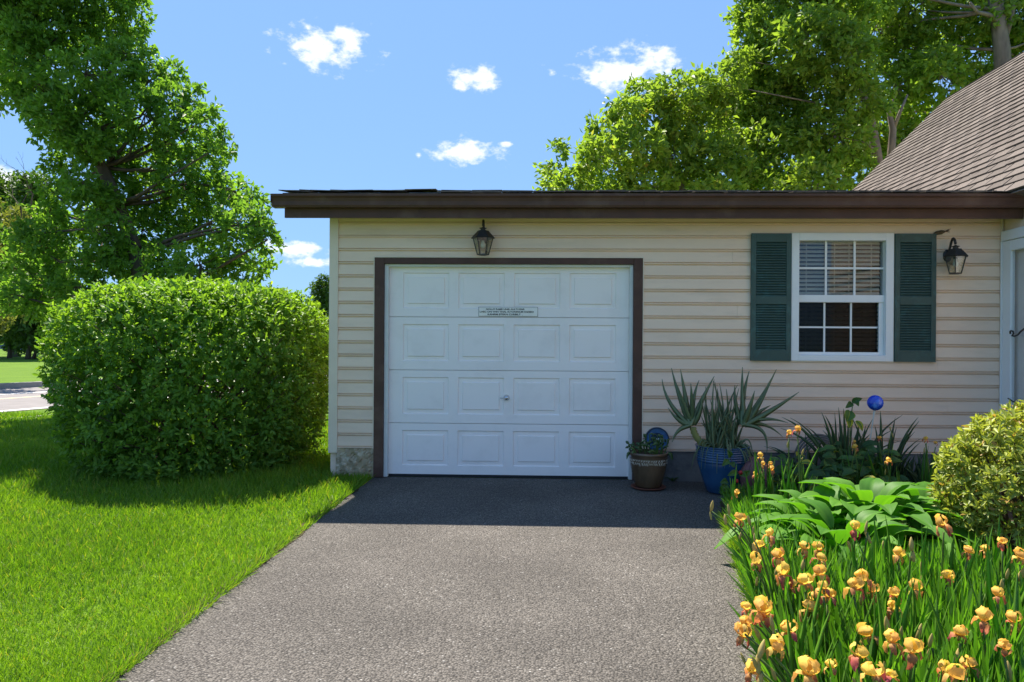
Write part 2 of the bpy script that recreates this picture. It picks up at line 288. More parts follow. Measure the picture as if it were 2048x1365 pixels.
def leaves(name, P, A, Nn, Lg, Wd, m, parent=None, tmpl=T_DIAMOND, tone=None, bend=1.0):
    tv, tf = tmpl; n = len(P); A = nrm(A); S = nrm(np.cross(A, Nn)); N2 = np.cross(S, A)
    Lg = np.broadcast_to(Lg, (n,)); Wd = np.broadcast_to(Wd, (n,)); bend = np.broadcast_to(bend, (n,))
    V = (P[:, None, :] + A[:, None, :]*(tv[:, 0][None, :]*Lg[:, None])[..., None] + S[:, None, :]*(tv[:, 1][None, :]*Wd[:, None])[..., None]
         + N2[:, None, :]*(tv[:, 2][None, :]*(Lg*bend)[:, None])[..., None]).reshape(-1, 3)
    k = len(tv); idx = np.concatenate([np.array(f) for f in tf]); tot = np.array([len(f) for f in tf])
    loops = (np.arange(n)[:, None]*k + idx[None, :]).ravel(); totals = np.tile(tot, n); starts = np.concatenate([[0], np.cumsum(totals)[:-1]])
    me = bpy.data.meshes.new(name); me.vertices.add(len(V)); me.vertices.foreach_set('co', V.astype(np.float32).ravel())
    me.loops.add(len(loops)); me.loops.foreach_set('vertex_index', loops.astype(np.int32))
    me.polygons.add(len(starts)); me.polygons.foreach_set('loop_start', starts.astype(np.int32))
    me.update(calc_edges=True)
    a = me.attributes.new('tone', 'FLOAT', 'POINT'); tone = rng.random(n) if tone is None else tone
    a.data.foreach_set('value', np.repeat(np.clip(tone, 0, 1), k).astype(np.float32))
    me.materials.append(m); return link(name, me, parent)
def settone(me, t):
    a = me.attributes.get('tone') or me.attributes.new('tone', 'FLOAT', 'POINT'); n = len(me.vertices)
    a.data.foreach_set('value', np.broadcast_to(np.asarray(t, np.float32), (n,)).copy())
def randdir(n):
    return nrm(rng.normal(size=(n, 3)))

# ------------------------------------------------------------------ ground, road, driveway, bed
SUNK = -0.012
g = MB().quad((-700, -60, 0), (700, -60, 0), (700, 900, 0), (-700, 900, 0)).build('lawn', 'lawn'); tag(g, kind='structure')
def strip(name, pts, m, z, kind='structure'):
    mb = MB(); mb.add([(p[0], p[1], z) for p in pts], [tuple(range(len(pts)))]); o = mb.build(name, m); return tag(o, kind=kind)
DRX = -1.655
def wob(n, s): return [rng.normal()*s for _ in range(n)]
ys = np.linspace(-6, 7.02, 60)
left = [(DRX - .02*(7.1-y)/4 + .014*math.sin(y*3.1)+.010*math.sin(y*7.7+1)+rng.normal()*.010, y) for y in ys]
bedpts = [(.45, -6), (.62, 1), (.90, 2.6), (1.03, 3.2), (1.16, 3.8), (1.29, 4.5), (1.42, 5.2), (1.52, 5.9), (1.60, 6.3), (1.78, 6.62), (1.98, 6.75), (2.05, 6.95), (2.0, 7.24)]
def bedx(y):
    for (x0, y0), (x1, y1) in zip(bedpts, bedpts[1:]):
        if y0 <= y <= y1: return x0+(x1-x0)*(y-y0)/(y1-y0+1e-9)
    return 1.2
drv = strip('driveway', left + [(-1.60, 7.30), (2.0, 7.30)] + [(x, y) for x, y in bedpts[::-1]], M['drive'], .006)
# raised, softly mounded bed
bm_ = MB(); nx, ny = 34, 44; vs_ = []
for j in range(ny+1):
    y = -2 + (7.24+2)*j/ny; xl = bedx(max(y, -6))
    for i in range(nx+1):
        t = i/nx; x = xl + (4.565-xl)*t; e = min(1, t*6)*min(1, (7.3-y)*3)
        vs_.append((x, y, .010 + .075*e + rng.normal()*.008*e))
bm_.add(vs_, [(j*(nx+1)+i, j*(nx+1)+i+1, (j+1)*(nx+1)+i+1, (j+1)*(nx+1)+i) for j in range(ny) for i in range(nx)])
bed = bm_.build('flower_bed', 'soil', smooth=True); tag(bed, kind='structure')
strip('soil_edge', [(x+.022+rng.normal()*.006, y) for x, y in left]+[(x-.05, y) for x, y in left[::-1]], M['soil'], .009)
BEDZ = .08
# road beyond the lawn
na, nb = onz(0, 826), onz(118, 816.5); fa, fb = onz(0, 779), onz(100, 773.5)
def line(a, b, t): return a + (b-a)*t
dn = (nb-na).normalized(); df = (fb-fa).normalized(); dmid = (dn+df).normalized(); perp = Vector((-dmid.y, dmid.x, 0))
org = na; wid = (fa-na).dot(perp)
def rstrip(name, d0, d1, m, z): 
    a = org+perp*d0; b = org+perp*d1
    return strip(name, [a-dmid*300, a+dmid*400, b+dmid*400, b-dmid*300], M[m], z)
rstrip('road', 0, wid, 'road', .008)
rstrip('road_edge_line', .10, .30, 'paint_white', .012)
mid = wid*.46
rstrip('road_centre_line', mid, mid+.16, 'paint_yellow', .012)
rstrip('road_lane_line', mid+wid*.20, mid+wid*.20+.18, 'paint_white', .012)
kb = MB(); a = org+perp*wid; b = org+perp*(wid+.2)
q = [a-dmid*300, a+dmid*400, b+dmid*400, b-dmid*300]; kb.add([(p.x, p.y, -.02) for p in q]+[(p.x, p.y, .16) for p in q], [(0, 1, 5, 4), (1, 2, 6, 5), (2, 3, 7, 6), (3, 0, 4, 7), (4, 5, 6, 7)])
tag(kb.build('kerb', 'kerb'), kind='structure')
sa, sb_ = onz(0, 843.5), onz(120, 832); ds = (sb_-sa).normalized(); ps = Vector((-ds.y, ds.x, 0))
strip('path', [sa-ds*60, sa+ds*200, sa+ds*200+ps*.16, sa-ds*60+ps*.16], M['kerb'], .03)

# ------------------------------------------------------------------ garage
GX0 = -2.065; GX1 = 4.567; DX0, DX1, DZ = -1.497, .958, 2.130; SB = .3045; SP = .1325; ST = 2.557
GAR = thing('garage', 'beige clapboard garage wing with white door and brown eaves', 'garage', (0, 0, 0))
OX0, OX1, OZ = -1.612, 1.068, 2.218           # outer edge of the door casing
WX0, WX1, WZ0, WZ1 = 2.522, 3.512, 1.210, 2.468  # window frame outer
wall = MB()
yb0, yb1 = WY+.012, WY+.11
wall.box(GX0+.01, OX0, yb0, yb1, .0, 2.70).box(OX0, OX1, yb0, yb1, OZ-.04, 2.70).box(OX1, WX0+.04, yb0, yb1, 0, 2.70).box(WX1-.04, GX1, yb0, yb1, 0, 2.70)
wall.box(WX0+.04, WX1-.04, yb0, yb1, WZ1-.04, 2.70).box(WX0+.04, WX1-.04, yb0, yb1, 0, WZ0+.04)
wall.box(GX0+.01, GX0+.11, yb1, 13.4, 0, 2.7).box(GX0+.01, GX1, 13.4, 13.5, 0, 3.9)
wall.prism([(yb1, 2.7), (13.4, 2.7), (13.4, 3.93), (yb1, 2.74)], 'x', GX0+.012, GX0+.10)
wallo = wall.build('wall', 'siding', GAR)
def board_prof(zb, zt, z0, z1):
    # clapboard: top tucked in, swelling outwards to a small drip lip at the foot
    h = zt-zb
    pts = [(0.0, .0225), (.055, .0225), (.068, .0), (.125, .0), (.15, .0190), (.90, .0110), (.925, .0), (1.0, .0)]   # (fraction of height, proud by)
    f0 = (z0-zb)/h; f1 = (z1-zb)/h
    def pr(f):
        for (a, pa), (b, pb) in zip(pts, pts[1:]):
            if a <= f <= b: return pa+(pb-pa)*(f-a)/(b-a)
        return pts[-1][1]
    fr = [f0]+[a for a, _ in pts if f0 < a < f1]+[f1]
    return [(WY - pr(f), zb+f*h) for f in fr] + [(WY+.011, z1), (WY+.011, z0)]
def board(x0, x1, zb, zt, z0=None, z1=None, dz=0):
    z0 = zb if z0 is None else z0; z1 = zt if z1 is None else z1
    if z1-z0 < .004 or x1-x0 < .01: return
    MB().prism(board_prof(zb, zt, z0, z1), 'x', x0, x1).build('siding_board', 'siding', wallo)
XL = GX0+.085; XR = GX1-.018
splices = {0: [1.50], 1: [-.56], 3: [1.95], 14: [1.8, 4.05], 7: [2.0], 11: [3.95]}
def hor(z0, z1, k, zb, zt):
    segs = [(XL, XR)]
    def cut(segs, a, b):
        r = []
        for s, e in segs:
            if e <= a or s >= b: r.append((s, e)); continue
            if s < a: r.append((s, a))
            if e > b: r.append((b, e))
        return r
    if z1 <= OZ+.008+1e-6: segs = cut(segs, OX0-.0085, OX1+.0085)
    if z0 >= WZ0-.014 and z1 <= WZ1+.014: segs = cut(segs, WX0-.013, WX1+.013)
    for s, e in segs:
        cuts = [s]+[c for c in splices.get(k, []) if s < c < e]+[e]
        for i, (p, q_) in enumerate(zip(cuts, cuts[1:])): board(p+(.0012 if i else 0), q_, zb, zt, z0, z1)
ks = [ST + SP] + [ST-SP*k for k in range(18)]
for k in range(18):
    zb, zt = ks[k+1], ks[k]
    zs = sorted(set([zb, min(zt, 2.66)] + [z for z in (OZ+.008, WZ0-.014, WZ1+.014) if zb < z < zt]))
    for a, b in zip(zs, zs[1:]): hor(a, b, k, zb, zt)
# J-channels around door and window
box('corner_trim', 'trim', GAR, GX0-.004, GX0+.086, WY-.028, WY+.011, .252, 2.62, bevel=.004)
box('corner_trim', 'trim', GAR, GX0-.006, GX0+.0085, WY+.0115, WY+.10, .252, 2.62)
box('corner_trim', 'trim', GAR, GX1-.018, GX1-.001, WY-.026, WY+.011, .2, 2.62)
jc = MB(); jc.box(OX0-.008, OX0, WY-.026, WY, .30, OZ+.008).box(OX1, OX1+.008, WY-.026, WY, .30, OZ+.008).box(OX0, OX1, WY-.026, WY, OZ, OZ+.008)
jc.build('door_trim', 'trim', GAR)
# side wall siding
for k in range(18):
    zb, zt = ks[k+1], min(ks[k], 2.66)
    p = [(GX0-.001-(WY-y), z) for y, z in board_prof(zb, ks[k], zb, zt)]
    MB().prism([(min(x, GX0+.009), z) for x, z in p], 'y', WY+.11, 13.45).build('siding_board', 'siding', wallo)
# foundation
fo = MB(); bx = (-1.994, OX0+.0, WY-.012, WY+.10, -.06, SB-.002)
n1_, n2_ = 22, 20; vs_ = []
for j in range(n2_+1):
    for i in range(n1_+1):
        x = bx[0]+(bx[1]-bx[0])*i/n1_; z = bx[4]+(bx[5]-bx[4])*j/n2_
        fx = (i/n1_-.52)/.42; fz = (j/n2_-.55)/.46; rr_ = fx*fx+fz*fz
        e = .016 if rr_ < 1 else 0.0                                   # the round stone proud of its mortar
        e += (.010*math.sin(9*fx+2)*math.cos(7*fz) if rr_ < 1 else 0) + rng.normal()*.003
        vs_.append((x, bx[2]-max(e, -.004), z))
fo.add(vs_, [(j*(n1_+1)+i, j*(n1_+1)+i+1, (j+1)*(n1_+1)+i+1, (j+1)*(n1_+1)+i) for j in range(n2_) for i in range(n1_)])
fo.box(bx[0]+.001, bx[1], WY-.006, bx[3], bx[4], bx[5]-.001)
tag(fo.build('foundation_stone', 'stucco', GAR), 'rough stone and mortar block below the siding')
box('foundation', 'concrete', GAR, OX1-.0, GX1, WY-.008, WY+.010, -.05, SB-.003)
box('foundation', 'concrete', GAR, GX0+.07, GX0+.12, WY+.112, 13.4, -.05, SB-.003)
# door casing (brown), stop moulding (white)
CW = .095
cs = 'brown'
box('door_casing', cs, GAR, OX0, OX0+CW, WY-.024, WY+.055, .012, OZ-CW*.0, bevel=.003)
box('door_casing', cs, GAR, OX1-CW+.005, OX1, WY-.024, WY+.055, .012, OZ, bevel=.003)
box('door_casing', cs, GAR, OX0+CW+.001, OX1-CW+.004, WY-.022, WY+.055, OZ-.062, OZ-.001, bevel=.003)
DY = WY+.072
box('door_stop', 'offwhite', GAR, OX0+CW+.001, DX0+.020, WY+.010, DY-.002, .012, OZ-.063, bevel=.003)
box('door_stop', 'offwhite', GAR, DX1-.014, OX1-CW+.004, WY+.010, DY-.002, .012, OZ-.063, bevel=.003)
box('door_stop', 'offwhite', GAR, DX0+.021, DX1-.015, WY+.012, DY-.002, OZ-.087, OZ-.063, bevel=.003)
# garage door
gd = box('garage_door', 'white', GAR, DX0, DX1, DY+.028, DY+.05, .03, DZ)
tag(gd, 'white four-section raised panel garage door')
joints = [.030, .5505, 1.0885, 1.6265, DZ+.01]
pw = .468; pxs = [DX0+.158+i*.5622 for i in range(4)]
def recpanel(x0, x1, z0, z1, y):
    mb = MB(); rings = [(0, 0), (.008, .015), (.030, .013), (.046, .013), (.052, .001)]; vs2 = []
    for ins, dy in rings: vs2 += [(x0+ins, y+dy, z0+ins), (x1-ins, y+dy, z0+ins), (x1-ins, y+dy, z1-ins), (x0+ins, y+dy, z1-ins)]
    fs = [(r*4+i, r*4+(i+1) % 4, (r+1)*4+(i+1) % 4, (r+1)*4+i) for r in range(len(rings)-1) for i in range(4)] + [tuple(range(16, 20))]
    return mb.add(vs2, fs)
for s in range(4):
    z0, z1 = joints[s]+.003, joints[s+1]-.003
    pz0, pz1 = (z0+.088, z1-.070) if s < 3 else (z0+.085, z1-.062)
    mb = MB(); e = .0004
    xs = [DX0+.002]+sum([[p, p+pw] for p in pxs], [])+[DX1-.002]
    yb = DY+.028
    mb.box(xs[0], xs[-1], DY, yb, z0, pz0); mb.box(xs[0], xs[-1], DY, yb, pz1, z1)
    for i in range(0, 10, 2): mb.box(xs[i], xs[i+1], DY, yb, pz0, pz1)
    mb.build('door_section', 'white', gd)
    for p in pxs: recpanel(p, p+pw, pz0, pz1, DY).build('raised_panel', 'white', gd)
box('bottom_seal', 'ink', gd, DX0, DX1, DY+.004, DY+.03, .006, .030)
hp = at(1013, 796, DY)
hb = MB(); prof = [(.0, -.034), (.014, -.033), (.022, -.026), (.024, -.015), (.030, -.008), (.032, 0)]
hb.add([(hp.x+r*math.cos(2*math.pi*k/16), DY+z, hp.z+r*math.sin(2*math.pi*k/16)) for r, z in prof for k in range(16)], [(i*16+k, i*16+(k+1) % 16, (i+1)*16+(k+1) % 16, (i+1)*16+k) for i in range(5) for k in range(16)])
hb.tube([(hp.x+.005, DY-.034, hp.z-.003), (hp.x-.03, DY-.038, hp.z-.004), (hp.x-.062, DY-.034, hp.z-.002)], [.007, .006, .005])
hb.tube([(hp.x+.01, DY-.03, hp.z-.010), (hp.x+.03, DY-.034, hp.z-.004)], .005)
hb.build('door_handle', 'chrome', gd, smooth=True)
# sign on the door
sa_, sc2 = at(958, 615, DY), at(1075, 633, DY)
SG = thing('door_sign', 'narrow white sign with three lines of small black lettering on the garage door', 'sign', (sa_.x, DY, sc2.z))
def local(o, par): o.parent = par; o.matrix_parent_inverse = Matrix.Translation(-Vector(par.location)); return o
sgw, sgh = sc2.x-sa_.x, sa_.z-sc2.z
local(box('sign_backing', 'concrete', None, sa_.x-.004, sc2.x+.004, DY-.005, DY-.0005, sc2.z-.004, sa_.z+.003), SG)
local(box('sign_plate', 'signwhite', None, sa_.x, sc2.x, DY-.007, DY-.001, sc2.z, sa_.z, bevel=.0015), SG)
def text(s, x, z, h, y, w, m, parent):
    cu = bpy.data.curves.new('t', 'FONT'); cu.body = s; cu.size = h*1.38; cu.align_x = 'CENTER'; cu.align_y = 'CENTER'; cu.extrude = .0006; cu.offset = .0006
    ob = bpy.data.objects.new('t', cu); COL.objects.link(ob); dg = bpy.context.evaluated_depsgraph_get(); dg.update()
    me = bpy.data.meshes.new_from_object(ob.evaluated_get(dg)); bpy.data.objects.remove(ob)
    o = link('lettering', me); me.materials.clear(); me.materials.append(M[m])
    wid_ = max(v.co.x for v in me.vertices)-min(v.co.x for v in me.vertices); k = w/wid_
    for v in me.vertices: v.co = (x+v.co.x*k, y-v.co.z, z+v.co.y)
    me.update(); return local(o, parent)
cx = (sa_.x+sc2.x)/2
text('NOLLO RAMR UNIR AULTI KINR', cx-.03, sa_.z-.020, .0165, DY-.0082, sgw*.66, 'ink', SG)
text('LAEC ON WIN THAL ICTUNINUM KIZEED', cx-.015, sa_.z-.046, .0165, DY-.0082, sgw*.92, 'ink', SG)
text('KANRM BTEKN CURBILT  .', cx-.03, sa_.z-.072, .0165, DY-.0082, sgw*.60, 'ink', SG)

# eaves: fascia, gutter, soffit
FY = 6.95; GY = 6.83
def zz(u, v, Y): return at(u, v, Y).z
fx0 = at(569, 430, FY).x; fz0 = zz(569, 436, FY); gx0 = at(541, 395, GY).x; gz1 = zz(541, 388, GY)+.002; gz0 = zz(700, 413, GY)
box('fascia', 'brown', GAR, fx0, GX1+.5, FY, FY+.022, fz0, gz1+.01, bevel=.002)
box('soffit', 'brown', GAR, GX0-.03, GX1, FY+.023, WY+.011, fz0+.055, fz0+.07)
h = gz1-gz0
pf = [(FY-.001, gz0), (GY+.040, gz0), (GY+.034, gz0+h*.10), (GY+.030, gz0+h*.14), (GY+.028, gz0+h*.45), (GY+.018, gz0+h*.70), (GY+.004, gz0+h*.80), (GY, gz0+h*.84), (GY, gz1), (GY+.014, gz1), (GY+.014, gz1-.012), (GY+.03, gz1-.03), (GY+.05, gz0+.012), (FY-.008, gz0+.012), (FY-.008, gz1), (FY-.001, gz1)]
gt = MB(); n = len(pf)
seams = [gx0, 1.02, GX1+.52]
for a, b in zip(seams, seams[1:]):
    k = len(gt.v)//(2*n)
    gt.prism(pf, 'x', a, b-.002)
gt.box(gx0-.002, gx0+.002, GY+.004, FY-.002, gz0+h*.3, gz1-.002)
gt.build('gutter', 'brown', GAR)
# garage roof, low slope
RS = math.tan(R(11)); RZ = gz1+.012
rf = MB(); rx0, rx1 = fx0-.035, GX1+1.25
rf.prism([(FY-.03, RZ), (13.7, RZ+RS*6.78), (13.7, RZ+RS*6.78+.014), (FY-.03, RZ+.014)], 'x', fx0-.01, rx1)
roof = rf.build('roof', 'shingle_dark', GAR)
rl_ = random.Random(3)
for row in range(3):
    x = rx0 - .15*row
    while x < 4.9:
        w = .305; x0 = max(x, rx0+rl_.uniform(-.03, .01)); x1 = x+w-.008
        if x1-x0 > .06:
            y0 = FY-.075 + row*.14 + rl_.uniform(-.012, .012); y1 = y0+.30
            lift = rl_.uniform(0, .012) + (rl_.uniform(.012, .03) if x < -1.2 and row < 2 else 0)
            t = .008; zb_ = RZ+.017+row*.007
            zf = lambda y: zb_ + RS*(y-FY+.03)
            zt0 = zf(y0)+lift*rl_.uniform(.2, 1); zt1 = zf(y0)+lift*rl_.uniform(.2, 1); bk = zf(y1)+.001
            MB().add([(x0, y0, zt0), (x1, y0, zt1), (x1, y1, bk), (x0, y1, bk), (x0, y0, zt0+t), (x1, y0, zt1+t), (x1, y1, bk+t), (x0, y1, bk+t)],
                     [(0, 3, 2, 1), (4, 5, 6, 7), (0, 1, 5, 4), (1, 2, 6, 5), (2, 3, 7, 6), (3, 0, 4, 7)]).build('shingle', 'shingle_dark', roof)
        x += w
# window
wy = WY-.034
win = MB(); fw = .088
win.box(WX0, WX0+.075, wy, WY+.09, WZ0, WZ1).box(WX1-.075, WX1, wy, WY+.09, WZ0, WZ1).box(WX0+.075, WX1-.075, wy, WY+.09, WZ1-.073, WZ1).box(WX0+.075, WX1-.075, wy, WY+.09, WZ0, WZ0+.058)
wino = win.build('window', 'vinyl', GAR, bevel=.003); tag(wino, 'white double-hung window with grids and blinds')
jw = MB(); jw.box(WX0-.012, WX0-.0005, WY-.024, WY, WZ0-.012, WZ1+.012).box(WX1+.0005, WX1+.012, WY-.024, WY, WZ0-.012, WZ1+.012).box(WX0-.0005, WX1+.0005, WY-.024, WY, WZ1+.0005, WZ1+.012).box(WX0-.0005, WX1+.0005, WY-.024, WY, WZ0-.012, WZ0-.0005)
jw.build('window_trim', 'trim', wino)
ix0, ix1, iz0, iz1 = WX0+.0755, WX1-.0755, WZ0+.0585, WZ1-.0735
zm0, zm1 = zz(1690, 604, WY), zz(1690, 592, WY)
box('meeting_rail', 'vinyl', wino, ix0, ix1, WY+.002, WY+.05, zm0-.006, zm1+.008, bevel=.003)
lo = MB(); sy0, sy1 = WY+.012, WY+.034
lo.box(ix0, ix0+.012, sy0, sy1, iz0, zm0-.0065).box(ix1-.045, ix1, sy0, sy1, iz0, zm0-.0065).box(ix0+.012, ix1-.045, sy0, sy1, iz0, iz0+.030)
lo.build('sash', 'vinyl', wino, bevel=.002)
lx0, lx1 = ix0+.0125, ix1-.0455
pane_u = [(ix0+ (ix1-ix0)*i/3, ix0+(ix1-ix0)*(i+1)/3) for i in range(3)]
zmu = (zm1+.008+iz1)/2; zml = (iz0+.03+zm0-.0065)/2
def muntins(x0, x1, z0, z1, zc, y, w):
    for i in (1, 2):
        xc = x0+(x1-x0)*i/3; box('muntin', 'vinyl', wino, xc-w/2, xc+w/2, y, y+.012, z0, z1)
    for i in range(3):
        a = x0+(x1-x0)*i/3+(w/2+.0005 if i else 0); b = x0+(x1-x0)*(i+1)/3-(w/2+.0005 if i < 2 else 0); box('muntin', 'vinyl', wino, a, b, y+.001, y+.011, zc-w/2, zc+w/2)
muntins(ix0, ix1, zm1+.0085, iz1, zmu, WY+.022, .020)
muntins(lx0, lx1, iz0+.0305, zm0-.007, zml, WY+.036, .017)
for (x0, x1, z0, z1, zc, y, mm_) in ((ix0, ix1, zm1+.0085, iz1, zmu, WY+.036, 'glass'), (lx0, lx1, iz0+.0305, zm0-.007, zml, WY+.050, 'screen')):
    for i in range(3):
        for (a, b) in ((z0, zc), (zc, z1)):
            MB().box(x0+(x1-x0)*i/3+.0005, x0+(x1-x0)*(i+1)/3-.0005, y, y+.003, a+.0005, b-.0005).build('pane', mm_, wino)
z = iz1-.02
while z > WZ0+.10:
    t = .019; dy = .013
    bl = MB().add([(ix0+.012, WY+.065, z-.006), (ix1-.012, WY+.065, z-.006), (ix1-.012, WY+.065+2*dy, z+.020), (ix0+.012, WY+.065+2*dy, z+.020),
                   (ix0+.012, WY+.065, z-.0035), (ix1-.012, WY+.065, z-.0035), (ix1-.012, WY+.065+2*dy, z+.0225), (ix0+.012, WY+.065+2*dy, z+.0225)], [(0, 3, 2, 1), (4, 5, 6, 7), (0, 1, 5, 4), (1, 2, 6, 5), (2, 3, 7, 6), (3, 0, 4, 7)])
    bl.build('blind_slat', 'blind', wino); z -= .0415
for fx in (.12, .45, .62, .88):
    xx = ix0+(ix1-ix0)*fx; box('blind_cord', 'blind', wino, xx-.003, xx+.003, WY+.060, WY+.063, WZ0+.09, iz1)
rm = MB(); rm.box(WX0-.3, WX1+.3, WY+.9, WY+.95, .6, 2.69).box(WX0-.35, WX0-.3, WY+.112, WY+.95, .6, 2.69).box(WX1+.3, WX1+.35, WY+.112, WY+.95, .6, 2.69).box(WX0-.35, WX1+.35, WY+.112, WY+.95, .55, .6).box(WX0-.35, WX1+.35, WY+.112, WY+.95, 2.692, 2.7)
rm.build('room', 'dark', GAR)
cu = MB(); 
for i in range(14):
    x = WX0-.1+i*.09; cu.prism([(x, WY+.40), (x+.045, WY+.36), (x+.09, WY+.40), (x+.09, WY+.405), (x+.045, WY+.365), (x, WY+.405)], 'z', .75, 1.95)
cu.build('curtain', 'curtain', GAR)
# shutters
def shutter(x0, x1, z0, z1):
    y1 = WY-.021; y0 = y1-.026; st = .047; mb = MB()
    zr = z0+(z1-z0)*.475; r = .042
    rails = [(z0, z0+.105), (zr-r*.9, zr+r*.9), (z1-.085, z1)]
    mb.box(x0, x0+st, y0, y1, z0, z1).box(x1-st, x1, y0, y1, z0, z1)
    for a, b in rails: mb.box(x0+st, x1-st, y0, y1, a, b)
    mb.box(x0+st, x1-st, y1-.002, y1+.001, z0+.11, z1-.09)
    s = mb.build('shutter', 'green', GAR, bevel=.003)
    for (a, b) in ((rails[0][1], rails[1][0]), (rails[1][1], rails[2][0])):
        nsl = int(round((b-a)/.0255)); d = (b-a)/nsl
        for i in range(nsl):
            zc = a+d*(i+.5)
            MB().add([(x0+st, y0+.004, zc-d*.46), (x1-st, y0+.004, zc-d*.46), (x1-st, y1-.003, zc+d*.30), (x0+st, y1-.003, zc+d*.30), (x0+st, y0+.004, zc-d*.22), (x1-st, y0+.004, zc-d*.22), (x1-st, y1-.003, zc+d*.54), (x0+st, y1-.003, zc+d*.54)],
                     [(0, 3, 2, 1), (4, 5, 6, 7), (0, 1, 5, 4), (1, 2, 6, 5), (2, 3, 7, 6), (3, 0, 4, 7)]).build('louvre_slat', 'green', s)
    for sx in (x0+.022, x1-.022):
        for sz in (z0+.04, zr, z1-.035):
            MB().lathe([(0, .0), (.005, .0)], n=8)
            sc3 = MB(); sc3.add([(sx+.005*math.cos(k*math.pi/4), y0-.002, sz+.005*math.sin(k*math.pi/4)) for k in range(8)]+[(sx+.005*math.cos(k*math.pi/4), y0+.001, sz+.005*math.sin(k*math.pi/4)) for k in range(8)], [tuple(range(8))]+[(k, (k+1) % 8, 8+(k+1) % 8, 8+k) for k in range(8)])
            sc3.build('screw', 'iron', s)
    return s
tag(shutter(2.125, 2.515, 1.208, 2.462), 'dark green louvred shutter left of the window')
tag(shutter(3.520, 3.914, 1.208, 2.462), 'dark green louvred shutter right of the window')

# ------------------------------------------------------------------ wall lanterns
def lantern(u, v, label, rotz=0):
    # u, v: photo position of the lantern body's centre; hangs from a scrolled arm on the wall
    YL = WY-.155; c = at(u, v, YL); t = thing('wall_lantern', label, 'lantern', (c.x, YL, c.z), 'lanterns on the garage wall')
    def B(mb, n, m, par=None, smooth=False):
        return mb.build(n, m, par or t, smooth)
    def ring(r, z, n=6, off=0): return [(r*math.cos(2*math.pi*(k+.0)/n+off), r*math.sin(2*math.pi*(k+.0)/n+off), z) for k in range(n)]
    off = 0
    def frust(levels, n=6):
        mb = MB(); vs2 = sum([ring(r, z, n, off) for r, z in levels], []); L_ = len(levels)
        return mb.add(vs2, [(i*n+k, i*n+(k+1) % n, (i+1)*n+(k+1) % n, (i+1)*n+k) for i in range(L_-1) for k in range(n)]+[tuple(range(n)), tuple(range((L_-1)*n, L_*n))])
    B(frust([(.114, .026), (.120, .030), (.112, .037), (.086, .066), (.060, .094), (.056, .102), (.024, .106)]), 'lamp_roof', 'iron')
    B(frust([(.024, .106), (.027, .112), (.020, .120), (.034, .124), (.036, .130), (.012, .136), (.010, .142), (.0, .144)], 12), 'finial', 'iron', smooth=True)
    B(frust([(.030, -.140), (.060, -.135), (.060, -.127), (.0, -.127)]), 'lamp_base', 'iron')
    top, bot = ring(.098, .028, 6, off), ring(.056, -.130, 6, off)
    for k in range(6):
        B(MB().tube([top[k], bot[k]], .0048, 6), 'cage_bar', 'iron')
        a, b, c2_, d = Vector(top[k])*.985, Vector(top[(k+1) % 6])*.985, Vector(bot[(k+1) % 6])*.985, Vector(bot[k])*.985
        B(MB().quad(a, b, c2_, d), 'lamp_pane', 'lampglass')
    B(MB().lathe([(.0, .012), (.014, .010), (.015, -.012), (.022, -.03), (.024, -.048), (.016, -.066), (.0, -.07)], n=12), 'bulb', 'bulb', smooth=True)
    B(MB().lathe([(.0, .03), (.019, .029), (.019, .008), (.0, .008)], n=12), 'bulb_socket', 'iron')
    yw = WY-.016-YL
    bp = MB(); pr = [(.0, -.014), (.030, -.013), (.040, -.008), (.044, -.001)]
    bp.add([(r*math.cos(2*math.pi*k/20), yw+y, .055+1.45*r*math.sin(2*math.pi*k/20)) for r, y in pr for k in range(20)], [(i*20+k, i*20+(k+1) % 20, (i+1)*20+(k+1) % 20, (i+1)*20+k) for i in range(3) for k in range(20)])
    B(bp, 'back_plate', 'iron', smooth=True)
    pts = []
    for i in range(25):
        s = i/24
        if s < .45: a = math.pi*(.5+ s/.45*.0); 
        y = yw-.012 - (yw-.012)*(s**.9); zc = .045 + .165*math.sin(min(1, s*1.35)*math.pi*.56) - (max(0, s-.74)/.26)**1.5*.055
        pts.append((0, y, zc))
    B(MB().tube(pts, .0115, 8), 'arm', 'iron', smooth=True)
    t.rotation_euler = (0, 0, rotz)
    return t
lantern(966, 483, 'black hexagonal lantern above the garage door')
lantern(1911, 520, 'black hexagonal lantern with scrolled arm right of the window')
# dried sprig by the shutter
p0, p1 = at(1867, 468, WY-.03), at(1903, 461, WY-.03)
sp = MB(); n = 7; d = p1-p0
sp.tube([p0, p0+d*.15, p0+d*.45, p0+d*.62, p0+d*.66], [.006, .018, .020, .010, .004], 8)
for k in range(9):
    a = p0+d*(.62+.02*k); ang = rl_.uniform(-1.2, 1.2); sp.tube([a, a+Vector((.03, rl_.uniform(-.008, .008), .02*math.sin(ang)*1.5))], .0016, 4)
tag(sp.build('dried_sprig', 'feather', smooth=True), 'small brown dried sprig caught on the siding above the right shutter', 'sprig')

